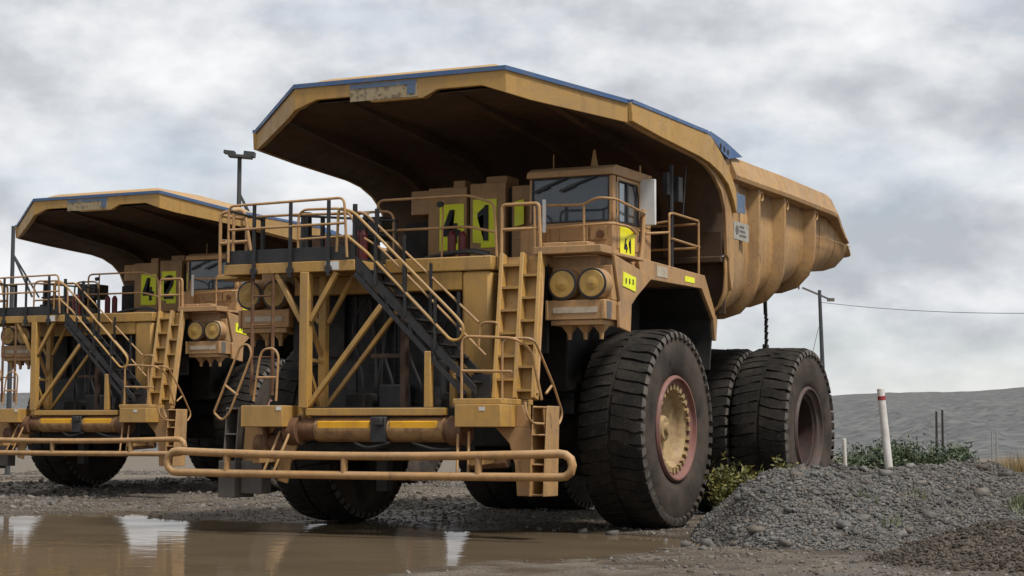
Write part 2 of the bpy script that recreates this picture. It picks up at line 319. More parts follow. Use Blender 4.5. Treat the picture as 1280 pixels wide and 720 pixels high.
def ground_mat(name, cols, scale, wet=0.0):
    m = bpy.data.materials.new(name); m.use_nodes = True; t = m.node_tree; L = t.links.new; b = t.nodes['Principled BSDF']
    geo = N(t, 'ShaderNodeNewGeometry')
    def noise(sc, det, lo, hi):
        n = N(t, 'ShaderNodeTexNoise'); n.inputs['Scale'].default_value = sc; n.inputs['Detail'].default_value = det; n.inputs['Roughness'].default_value = .65; L(geo.outputs['Position'], n.inputs['Vector'])
        r = N(t, 'ShaderNodeMapRange'); L(n.outputs[0], r.inputs[0]); r.inputs[1].default_value = lo; r.inputs[2].default_value = hi; return r.outputs[0], n.outputs[0]
    def mix(f, a, c):
        x = N(t, 'ShaderNodeMix', data_type='RGBA'); L(f, x.inputs[0])
        for i, q in ((6, a), (7, c)):
            if isinstance(q, tuple): x.inputs[i].default_value = (*q, 1)
            else: L(q, x.inputs[i])
        return x.outputs[2]
    f1, _ = noise(.30, 5, .42, .58); f2, _ = noise(7 * scale, 6, .42, .62); f3, h = noise(26 * scale, 5, .45, .6)
    c = mix(f1, cols[0], cols[1]); c = mix(f2, c, cols[2]); c = mix(f3, c, cols[3]); L(c, b.inputs['Base Color'])
    b.inputs['Roughness'].default_value = .85; b.inputs['Specular IOR Level'].default_value = .35
    if wet:
        sz = N(t, 'ShaderNodeSeparateXYZ'); L(geo.outputs['Position'], sz.inputs[0]); ad0 = N(t, 'ShaderNodeMath', operation='ADD'); n5 = N(t, 'ShaderNodeTexNoise'); n5.inputs['Scale'].default_value = .8; n5.inputs['Detail'].default_value = 5; L(geo.outputs['Position'], n5.inputs['Vector'])
        m5 = N(t, 'ShaderNodeMath', operation='MULTIPLY'); L(n5.outputs[0], m5.inputs[0]); m5.inputs[1].default_value = .12; L(sz.outputs[2], ad0.inputs[0]); L(m5.outputs[0], ad0.inputs[1])
        w5 = N(t, 'ShaderNodeMapRange'); L(ad0.outputs[0], w5.inputs[0]); w5.inputs[1].default_value = .045; w5.inputs[2].default_value = .10; w5.inputs[3].default_value = 1; w5.inputs[4].default_value = 0
        c = mix(w5.outputs[0], c, (.062, .046, .031)); L(c, b.inputs['Base Color']); f1 = w5.outputs[0]
        r = N(t, 'ShaderNodeMapRange'); L(f1, r.inputs[0]); r.inputs[3].default_value = .85; r.inputs[4].default_value = .85 - wet; L(r.outputs[0], b.inputs['Roughness'])
    vo = N(t, 'ShaderNodeTexVoronoi'); vo.inputs['Scale'].default_value = 16 * scale; L(geo.outputs['Position'], vo.inputs['Vector'])
    ad = N(t, 'ShaderNodeMath', operation='ADD'); L(vo.outputs['Distance'], ad.inputs[0]); L(h, ad.inputs[1])
    bp = N(t, 'ShaderNodeBump'); bp.inputs['Strength'].default_value = .8; bp.inputs['Distance'].default_value = .03; L(ad.outputs[0], bp.inputs['Height']); L(bp.outputs[0], b.inputs['Normal'])
    return m
M['ground'] = ground_mat('muddy_gravel_ground', [(.135, .102, .068), (.115, .098, .076), (.08, .063, .046), (.19, .16, .125)], 1.0, .55)
M['gravel'] = ground_mat('grey_gravel', [(.125, .12, .112), (.105, .10, .095), (.075, .072, .07), (.16, .155, .145)], 1.0)
M['dirt'] = ground_mat('brown_soil', [(.07, .055, .04), (.08, .064, .048), (.043, .034, .026), (.12, .10, .08)], 1.2)
M['hill'] = ground_mat('mine_waste_rock', [(.105, .106, .106), (.08, .082, .082), (.135, .132, .126), (.055, .058, .057)], .02)

# ------------------------------------------------------------------ setting: ground, puddle water, hill
sv = axis_vals(-17, 11, .10, -2500, 2500); dv = axis_vals(21, 72, .135, -300, 4000)
V, F = sheet(sv, dv, ground_z)
tag(link_mesh('ground', np_mesh('ground', V, F), M['ground'], smooth=180), kind='structure')
def water():
    m = bpy.data.materials.new('muddy_water'); m.use_nodes = True; t = m.node_tree; b = t.nodes['Principled BSDF']
    b.inputs['Base Color'].default_value = (.12, .085, .05, 1); b.inputs['Roughness'].default_value = .05; b.inputs['IOR'].default_value = 1.33
    tc = N(t, 'ShaderNodeNewGeometry'); n = N(t, 'ShaderNodeTexNoise'); n.inputs['Scale'].default_value = 1.6; n.inputs['Detail'].default_value = 3; t.links.new(tc.outputs['Position'], n.inputs['Vector'])
    bp = N(t, 'ShaderNodeBump'); bp.inputs['Strength'].default_value = .11; bp.inputs['Distance'].default_value = .05; t.links.new(n.outputs[0], bp.inputs['Height']); t.links.new(bp.outputs[0], b.inputs['Normal'])
    # a film of floating silt dulls the mirror in patches
    df = N(t, 'ShaderNodeBsdfDiffuse'); df.inputs[0].default_value = (.095, .072, .047, 1); ms = N(t, 'ShaderNodeMixShader'); n2 = N(t, 'ShaderNodeTexNoise'); n2.inputs['Scale'].default_value = .5; n2.inputs['Detail'].default_value = 5; t.links.new(tc.outputs['Position'], n2.inputs['Vector'])
    mr = N(t, 'ShaderNodeMapRange'); t.links.new(n2.outputs[0], mr.inputs[0]); mr.inputs[1].default_value = .35; mr.inputs[2].default_value = .65; mr.inputs[3].default_value = .34; mr.inputs[4].default_value = .60
    t.links.new(mr.outputs[0], ms.inputs[0]); t.links.new(b.outputs[0], ms.inputs[1]); t.links.new(df.outputs[0], ms.inputs[2]); t.links.new(ms.outputs[0], t.nodes['Material Output'].inputs['Surface'])
    V, F = sheet(np.linspace(-16, 4.2, 30), np.linspace(17, 42.5, 30), lambda s, d: s * 0 + WATER_Z)
    tag(link_mesh('puddle_water', np_mesh('puddle_water', V, F), m), kind='structure')
    for q in SMALLP:
        q = np.array(q); c = q.mean(0)
        s2 = np.array([q[:, 0].min() - .4, q[:, 0].max() + .4]); d2 = np.array([q[:, 1].min() - .4, q[:, 1].max() + .4]); zq = float(ground_z(np.array([[c[0]]]), np.array([[c[1]]]))[0, 0]) + .05
        V, F = sheet(s2, d2, lambda s, d: s * 0 + zq)
        tag(link_mesh('puddle_water', np_mesh('puddle_water', V, F), m), kind='structure')
water()
def hill():
    sv = np.linspace(-420, 620, 420); dv = np.concatenate([np.linspace(135, 560, 150), np.linspace(570, 900, 15)])
    def zf(s, d):
        k = np.clip((d - 140) / 400, 0, 1); k = k ** 1.15; a = s / d
        h = 14.4 + .35 * np.sin(a * 60 + 3.2) + 3.0 * np.clip(a - .17, 0, .1) * 10 + .9 * fbm(s, d * 0, .02, 3, 72)
        u = a * 75 + k * 5.0 + 1.2 * fbm(a * 40, k * 6, 1, 3, 71); g = np.abs(vnoise(u, k * 1.6, 74)) * 2 + .5 * np.abs(vnoise(u * 2.7, k * 3, 75)) * 2
        return k * h + 1.9 * (g - .6) * np.clip(k * 5, 0, 1) * (1.1 - .95 * k) + .5 * fbm(a * 240, k * 60, 1, 3, 77, .6) * np.clip(k * 5, 0, 1) * (1.1 - k) - .25
    V, F = sheet(sv, dv, zf)
    tag(link_mesh('hill', np_mesh('hill', V, F), M['hill'], smooth=180), kind='structure')
hill()

# ------------------------------------------------------------------ haul truck
def make_tyre():
    b = MB(); NL = 50; r0 = 1.74
    half = [(.47, .93), (.53, 1.0), (.57, 1.12), (.59, 1.3), (.585, 1.45), (.56, 1.58), (.535, 1.66), (.49, r0), (.25, r0 + .01)]
    prof = half + [(-x, r) for x, r in half[::-1]]
    b.lathe_x(prof, 88)
    top = [(.035, 1.797), (.27, 1.80), (.47, 1.787), (.565, 1.74), (.594, 1.68), (.60, 1.63)]
    for i in range(NL):
        for sg in (1, -1):
            th = 2 * math.pi * (i + (.5 if sg > 0 else 0)) / NL; w = math.pi / NL
            E = []
            for side in (-1, 1):
                tp, bt = [], []
                for k, (x, r) in enumerate(top):
                    sk = .9 * w * (1 - min(x / .5, 1)); ww = w * (.88, .90, .86, .74, .62, .50)[k]
                    a = th + sk + side * ww + random.uniform(-.2, .2) * w; wob = random.uniform(-.026, .004) if k < 3 else 0
                    tp.append(b.b.verts.new((sg * x, (r + wob) * math.sin(a), (r + wob) * math.cos(a))))
                    x2, rr = (x, r - .12) if k < 3 else (x - .10, r - .08)
                    a2 = th + sk + side * ww * 1.08
                    bt.append(b.b.verts.new((sg * x2, rr * math.sin(a2), rr * math.cos(a2))))
                E.append((tp, bt))
            (t0, b0), (t1, b1) = E; n = len(top)
            for k in range(n - 1):
                fc = b.b.faces.new([t0[k], t0[k + 1], t1[k + 1], t1[k]]); fc.material_index = 1 if k >= 3 else 0; b.face([t0[k], b0[k], b0[k + 1], t0[k + 1]]); b.face([t1[k], t1[k + 1], b1[k + 1], b1[k]])
            b.face([t0[0], t1[0], b1[0], b0[0]]); b.face([t0[-1], b0[-1], b1[-1], t1[-1]])
    bmesh.ops.recalc_face_normals(b.b, faces=b.b.faces)
    me = bpy.data.meshes.new('tyre'); b.b.to_mesh(me); b.b.free(); return me
TYRE = make_tyre(); TYRE.materials.append(M['rubber']); TYRE.materials.append(M['lug']); TYRE.polygons.foreach_set('use_smooth', [True] * len(TYRE.polygons)); TYRE.set_sharp_from_angle(angle=R(28))
def wheel(T, x, y, out, kind):
    b = MB()
    if kind == 'front':
        b.lathe_x([(-.45, .92), (-.4, .84), (.40, .80), (.44, .79), (.44, .70), (.40, .655), (.31, .61), (.23, .45), (.20, .30), (.20, .25), (.30, .235), (.34, .20), (.345, 0)], 72)
        b.cyl((.34, 0, 0), (.40, 0, 0), .12, .10, 12)
        for k in range(28):
            a = 2 * math.pi * (k + random.uniform(-.06, .06)) / 28; c = Vector((0, math.sin(a), math.cos(a))); p = c * .75; b.bar(p + Vector((.43, 0, 0)), p + Vector((.50, 0, 0)), .075, .095, c)
        wm = M['hub']
    else:
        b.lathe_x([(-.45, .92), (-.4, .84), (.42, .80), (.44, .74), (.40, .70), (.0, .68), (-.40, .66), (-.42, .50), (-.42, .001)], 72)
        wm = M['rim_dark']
    wo = b.build('wheel', wm, T); wo.location = (x, y, 1.768); wo.scale = (1.02, .982, .982)
    if out < 0: wo.rotation_euler = (0, 0, math.pi)
    t = bpy.data.objects.new('tyre', TYRE); COL.objects.link(t); t.parent = wo; t.rotation_euler = (random.uniform(0, 6), 0, 0)
    b = MB(); b.lathe_x([(.46, .95), (.53, .955), (.575, .925), (.575, .895), (.51, .875), (.475, .83), (.47, .795), (.43, .79)], 72)
    b.build('rim_flange', M['rim_red'] if kind == 'front' else M['rim_grey'], wo)
    b = MB()
    if kind == 'front': b.b.free()
    else:
        b.lathe_x([(-.42, .46), (-.25, .45), (-.22, .36), (.0, .26), (.02, .18), (.14, .15), (.15, 0)], 32)
        for k in range(16):
            a = 2 * math.pi * k / 16; b.cyl((-.26, .40 * math.sin(a), .40 * math.cos(a)), (-.2, .40 * math.sin(a), .40 * math.cos(a)), .03, n=8)
        for k in range(3):
            a = 2.6 + k * .5; b.cyl((-.1, .3 * math.sin(a), .3 * math.cos(a)), (.22, .34 * math.sin(a), .34 * math.cos(a)), .06, n=8)
        b.build('hub', M['hub_red'], wo)
    return wo

ARCH = [(-3.28, 6.87), (-2.0, 6.785), (-.9, 6.735), (-.1, 6.70), (.42, 6.63), (.88, 6.48), (1.24, 6.25), (1.44, 5.94), (1.52, 5.44), (1.55, 5.06)]
def zb(y): return 3.86 + .218 * (y - 1.55)
def body_section(y):
    zt = float(np.interp(y, [0, 8.0, 8.4, 8.8, 9.2, 9.7, 9.93, 10.02], [6.95, 6.95, 6.84, 6.60, 6.38, 6.09, 5.96, 5.84])); z = float(np.interp(y, [1.5, 9.1, 9.5, 9.8, 9.95, 10.02], [zb(1.5), 5.46, 5.45, 5.48, 5.56, 5.70]))
    wx = float(np.interp(y, [1.5, 2.1, 2.9, 7.6, 8.8, 10.1], [0, 0, .15, .15, .06, .04]))
    h = [(3.66, zt), (3.66, min(z + .85, zt - .02)), (3.63, min(z + .5, zt - .04)), (3.54, min(z + .25, zt - .06)), (3.36, z + .07), (3.1, z), (1.5, z - .03)]
    h = [(a - wx, c) for a, c in h]
    return h + [(-a, c) for a, c in h[::-1]]
def lip_top(x): a = abs(x); return 7.70 if a <= 2.07 else 7.70 - (a - 2.07) * (7.70 - 7.21) / 1.65
def lip_y(x): a = abs(x); return -4.58 if a <= 2.07 else -4.58 + (a - 2.07) * 1.28 / 1.65
def lip_bot(x):
    a = abs(x); P = [(0, 7.33), (.5, 7.33), (.78, 7.455), (1.62, 7.455), (2.07, 7.30), (2.4, 7.19), (3.72, 6.87)]
    return float(np.interp(a, [p[0] for p in P], [p[1] for p in P]))
def under(x, i, frac):
    """underside of the canopy: follows the side arch, lifted towards the middle"""
    y, z = ARCH[i]; yy = y if i else lip_y(x) + .1
    lift = (np.interp(abs(x), [0, 1.9, 3.7], [.52, .55, .02])) * [1, .95, .85, .72, .62, .48, .34, .2, .1, 0][i]
    return (x, yy, z + lift)
XS = [-3.66, -2.9, -2.07, -1.62, -.78, -.5, 0, .5, .78, 1.62, 2.07, 2.9, 3.66]
def make_body(T):
    ys = [1.57, 2.4, 3.4, 4.6, 5.8, 7, 8.0, 8.4, 8.8, 9.1, 9.5, 9.8, 9.95, 10.02]
    b = MB(); rows = b.grid([[(x, y, z) for x, z in body_section(y)] for y in ys]); b.face(rows[-1])
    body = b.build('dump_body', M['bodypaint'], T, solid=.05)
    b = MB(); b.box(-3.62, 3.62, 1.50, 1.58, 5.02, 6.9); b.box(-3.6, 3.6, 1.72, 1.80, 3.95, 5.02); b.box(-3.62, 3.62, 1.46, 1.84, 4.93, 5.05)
    b.build('front_wall', M['shaded_paint'], body, bevel=.02)
    # ribs wrap round each side and under the floor
    for y in (3.3, 4.9, 6.95):
        sec = body_section(y); b = MB(); rows = []
        sec = [(sec[0][0], 6.56)] + sec[1:-1] + [(sec[-1][0], 6.56)]
        for i, (x, z) in enumerate(sec):
            n = Vector((0, 0))
            for j in (i - 1, i + 1):
                if 0 <= j < len(sec):
                    e = Vector(sec[j]) - Vector(sec[i]); e = e if j > i else -e; q = Vector((-e.y, e.x)); n += q.normalized()
            n.normalize()
            if n.dot(Vector((x, z - 5.8))) < 0: n = -n
            f = lambda o: (x + n.x * o, z + n.y * o)
            i0, o1 = f(-.01), f(.26); rows.append([(i0[0], y - .16, i0[1]), (o1[0], y - .045, o1[1]), (o1[0], y + .055, o1[1]), (i0[0], y + .07, i0[1])])
        b.grid(rows); b.build('side_rib', M['bodypaint'], body, bevel=.012)
    for sg in (1, -1):
        b = MB(); rows = []
        for y, dz in ((1.72, 0), (3, 0), (5, .01), (7, -.01), (8.0, -.02), (8.35, -.09), (8.6, -.24), (8.85, -.41), (9.3, -.67), (9.6, -.86)):
            z = 7.0 + dz; k = .47 if y < 8.3 else (.42 if y < 8.5 else (.36 if y < 8.7 else (.28 if y < 9 else (.18 if y < 9.5 else .10))))
            o = .15 if y < 8.5 else (.12 if y < 8.7 else (.08 if y < 9 else .03)); rows.append([(sg * 3.60, y, z), (sg * 3.70, y, z), (sg * (3.71 + o), y, z - k + .08 * (k > .2)), (sg * (3.69 + o), y, z - k), (sg * 3.62, y, z - k - .02)])
        v = b.grid(rows); b.face(v[0]); b.face(v[-1]); b.build('top_rail', M['bodypaint'], body, bevel=.015)
        # sheet that carries the arch: canopy cheek running into the body side
        b = MB(); poly = [(-3.30, 7.20), (.30, 7.20), (2.2, 6.98), (2.2, 5.0), (1.95, 4.75), (1.80, 4.4), (1.66, 4.75), (1.64, 5.0)] + [(y, z) for y, z in ARCH[::-1]]
        b.prism(poly, 'x', sg * 3.655, sg * 3.72); b.build('side_cheek', M['bodypaint'], body, bevel=.008)
        b = MB(); poly = [(-3.31, 7.21), (.29, 7.21), (.5, 7.17), (.71, 7.09), (1.05, 6.93), (1.35, 6.75), (1.62, 6.56), (1.83, 6.36), (1.90, 6.15), (1.86, 5.9), (1.72, 6.12), (1.42, 6.40), (1.0, 6.56), (.42, 6.68), (-.1, 6.73), (-.9, 6.765), (-2.0, 6.815), (-3.28, 6.90)]
        b.prism(poly, 'x', sg * 3.722, sg * 3.80); b.build('canopy_side_plate', M['yellow'], body, bevel=.008)
        b = MB(); b.prism([(.25, 7.24), (.5, 7.28), (1.3, 7.2), (2.25, 7.03), (1.9, 6.97), (1.45, 6.89), (1.05, 6.99), (.71, 7.12), (.4, 7.21)], 'x', sg * 3.725, sg * 3.79); g = b.build('blue_gusset', M['blue'], body)
        for yy, zz in ((1.02, 7.07), (1.22, 7.04), (1.42, 7.01)): b = MB(); b.cyl((sg * 3.788, yy, zz), (sg * 3.793, yy, zz), .06, n=12); b.build('vent_hole', M['digit'], g)
    # canopy shell
    b = MB()
    tops = []
    for k in range(7):
        row = []
        for x in XS:
            a = abs(x); hump = max(0, min(1, (2.05 - a) / .42)); y0 = lip_y(x); z0 = lip_top(x)
            yy = [y0 + .08, y0 + .22, y0 + .5, -2.2, -.5, .6, 1.55][k]
            zz = z0 - .01 + hump * [0, .13, .20, .22, .20, .10, 0][k] - [0, 0, 0, .0, .05, .25, .45][k] * (1 - .5 * (a > 3))
            row.append((x, yy, zz))
        tops.append(row)
    b.grid(tops); unders = [[under(x, i, 0) for x in XS] for i in range(len(ARCH))]
    b.grid(unders)
    can = b.build('canopy', M['shaded_paint'], body, solid=.02)
    top = MB(); top.grid([[(x, y, z + .02) for x, y, z in r] for r in tops]); top.build('canopy_roof', M['yellow'], body)
    b = MB(); xs = [-3.72, -2.95, -2.4, -2.07, -1.62, -1.2, -.78, -.5, 0, .5, .78, 1.2, 1.62, 2.07, 2.4, 2.95, 3.72]
    fr = [[(x, lip_y(x), lip_top(x)) for x in xs], [(x, lip_y(x) - .0, lip_bot(x)) for x in xs], [(x, lip_y(x) + .16, lip_bot(x) + .015) for x in xs], [(x, lip_y(x) + .16, lip_top(x)) for x in xs]]
    fr.append(fr[0]); v = b.grid(fr); bmesh.ops.remove_doubles(b.b, verts=b.b.verts, dist=1e-4)
    lip = b.build('canopy_lip', M['yellow'], body, bevel=.012)
    b = MB(); q = [[(x * 1.004, lip_y(x) - .03, lip_top(x) - .015) for x in xs], [(x * 1.004, lip_y(x) - .03, lip_top(x) + .06) for x in xs], [(x, lip_y(x) + .17, lip_top(x) + .06) for x in xs], [(x, lip_y(x) + .17, lip_top(x) + .004) for x in xs]]
    q.append(q[0]); b.grid(q); bmesh.ops.remove_doubles(b.b, verts=b.b.verts, dist=1e-4)
    for sg in (1, -1): b.box(*sorted((sg * 3.70, sg * 3.815)), -3.3, .3, 7.203, 7.265)
    b.build('blue_edge', M['blue'], body)
    for x in (-2.55, -1.05, 1.05, 2.55):
        b = MB(); rows = []
        for i in range(len(ARCH)):
            px, py, pz = under(x, i, 0); pn = under(x, min(i + 1, 9), 0); pp = under(x, max(i - 1, 0), 0)
            t = Vector((0, pn[1] - pp[1], pn[2] - pp[2])).normalized(); n = Vector((0, t.z, -t.y)); n = n if n.z < 0 or n.y < 0 else -n
            if n.z > 0: n = -n
            c = Vector((px, py, pz)); hh = .03 if i == 0 else .17; rows.append([c + Vector((-.09, 0, 0)) - n * .02, c + Vector((-.07, 0, 0)) + n * hh, c + Vector((.07, 0, 0)) + n * hh, c + Vector((.09, 0, 0)) - n * .02])
        b.grid(rows); b.build('canopy_rib', M['shaded_paint'], body)
    b = MB(); b.box(-.93, .40, -4.592, -4.575, 7.365, 7.62); pl = b.build('worn_name_plate', M['sticker'], body)
    b = MB(); b.box(-.93, .38, -4.598, -4.593, 7.585, 7.66); b.box(.20, .36, -4.598, -4.593, 7.42, 7.58); b.build('plate_stripe', M['sticker_blue'], pl)
    b = MB(); b.box(3.722, 3.728, 1.98, 2.55, 5.95, 6.32); b.build('blue_sticker', M['sticker_blue'], body)
    b = MB(); b.box(3.722, 3.728, 1.90, 2.75, 5.42, 5.76); pl = b.build('white_decal', M['decal'], body)
    b = MB()
    for k in range(3): b.box(3.729, 3.732, 2.22, 2.6 - .06 * k, 5.49 + k * .085, 5.53 + k * .085)
    b.cyl((3.729, 2.08, 5.6), (3.732, 2.08, 5.6), .09, n=16); b.build('decal_mark', M['grey'], pl)
    b = MB()
    for y in (7.9, 8.9):
        sec = [(a * 1.001, c) for a, c in body_section(y)[:7]]; b.tube([(a + .03, y, c) for a, c in sec], .012, 5)
    b.tube([(3.63, 7.1, 6.0), (3.70, 8.9, 6.0), (3.70, 9.75, 5.98)], .010, 5); b.build('weld_seam', M['bodypaint'], body)
    for y in (3.0, 4.6, 6.6):
        b = MB(); b.tube([(3.76, y + .42 + .09 * math.cos(a), 6.40 + .09 * math.sin(a)) for a in np.linspace(0, 2 * math.pi, 13)[:-1]], .022, 6, closed=True); b.build('lifting_eye', M['bodypaint'], body)
    for sg in (1, -1):
        b = MB(); b.tube([(sg * 2.56, 7.1, 5.0), (sg * 2.56, 7.16, 4.3)], .045, 8)
        for k in range(9): z = 4.3 - k * .075; b.tube([(sg * 2.56 + (.035 if k % 2 else 0), 7.16 + (0 if k % 2 else .035), z), (sg * 2.56, 7.16, z - .085)], .04, 6)
        b.bar((sg * 2.56, 7.16, 3.65), (sg * 2.56, 7.1, 2.9), .1, .14); b.build('rock_ejector', M['black'], body)
    return body

def rails(T, name, paths, r=.023, m='rail', fil=.12, parent=None):
    b = MB()
    for p in paths: b.tube(p, r, 8, fil=fil)
    return b.build(name, M[m], parent or T)

def lamp_pod(T, sg):
    def BB(): return MB()
    def fin(b, name, m, parent, bevel=.012, **k):
        if sg < 0: b.mirror()
        return b.build(name, m, parent, bevel=bevel, **k)
    b = BB(); b.box(2.52, 3.60, -3.70, -2.9, 3.87, 4.45); b.box(2.52, 3.60, -3.96, -3.3, 3.54, 3.865); b.box(2.60, 3.54, -3.93, -3.3, 3.45, 3.537)
    b.box(2.52, 2.57, -3.98, -3.96, 3.54, 3.865); b.box(3.54, 3.60, -3.985, -3.96, 3.54, 3.865)
    pod = fin(b, 'lamp_pod', M['tan'], T)
    b = BB(); b.prism([(-3.72, 4.62), (-2.0, 4.36), (-2.1, 4.33), (-2.72, 4.0), (-2.98, 3.83), (-3.02, 3.36), (-3.5, 3.42), (-3.5, 3.8), (-3.46, 3.86)], 'x', 3.603, 3.66); fin(b, 'pod_side_plate', M['tan'], pod)
    b = BB(); b.box(2.66, 3.46, -3.972, -3.961, 3.65, 3.745); fin(b, 'reflector_strip', M['strip'], pod, 0)
    b = BB(); b.box(3.60, 3.606, -3.9, -3.72, 3.56, 3.84); fin(b, 'side_reflector', M['grey'], pod, 0)
    for x in (2.83, 3.37):
        b = BB(); b.cyl((x, -3.69, 4.14), (x, -3.98, 4.13), .255, .262, 32); h = fin(b, 'headlight', M['tan'], T)
        b = BB(); b.cyl((x, -3.981, 4.13), (x, -3.99, 4.13), .262, .25, 32); fin(b, 'bezel', M['black'], h, 0)
        b = BB(); b.cyl((x, -3.991, 4.13), (x, -4.0, 4.13), .222, .215, 32); b.cyl((x, -4.0, 4.13), (x, -4.02, 4.13), .12, .05, 16); b.box(x - .05, x + .05, -4.03, -4.01, 4.12, 4.14); fin(b, 'lens_cover', M['lens'], h, 0)
    for x in (2.85, 3.14, 3.43):
        b = BB(); b.cyl((x, -3.72, 3.45), (x, -3.72, 3.33), .15, .05, 4); b.cyl((x, -3.72, 3.33), (x, -3.72, 3.22), .045, .035, 8); fin(b, 'drain_cone', M['tan'], pod, 0)
    # deck edge trim and mudguard behind the front wheel
    b = BB(); b.prism([(-2.05, 4.36), (-2.2, 4.72), (-1.59, 4.70), (1.06, 4.65), (1.74, 3.84), (1.67, 3.45), (1.58, 3.45), (1.52, 3.85), (.89, 4.39)], 'x', 3.38, 3.45); fin(b, 'deck_edge', M['tan'], T)
    b = BB(); b.prism([(.85, 4.38), (.90, 4.40), (1.56, 3.85), (1.62, 3.45), (1.52, 2.9), (1.46, 2.9), (1.56, 3.45), (1.48, 3.84)], 'x', 1.3, 3.376); fin(b, 'mudguard', M['dark'], T, 0)
    b = BB(); b.box(1.45, 2.5, -3.85, -3.78, 3.0, 4.5); fin(b, 'mudguard', M['dark'], T, 0)
    return pod

def number_panel(T, x0, x1, z0, z1, y, digit, m, notch=False):
    b = MB()
    if notch: b.prism([(x0, z0 + .1), (x0 + .17, z0 + .085), (x0 + .17, z0), (x1, z0), (x1, z1), (x0, z1)], 'y', y - .012, y)
    else: b.box(x0, x1, y - .012, y, z0, z1)
    p = b.build('number_panel', m, T)
    return p
def put_digit(panel, txt, cx, cz, y, h, w, face='front', x=None):
    me = text_mesh(txt, h, w)
    if face == 'front': Mx = Matrix.Translation((cx, y - .017, cz)) @ Matrix.Rotation(R(90), 4, 'X')
    else: Mx = Matrix.Translation((x, cx, cz)) @ Matrix.Rotation(R(90), 4, 'Z') @ Matrix.Rotation(R(90), 4, 'X')
    me.transform(Mx); o = link_mesh('digit', me, M['digit'], panel, smooth=0); return o

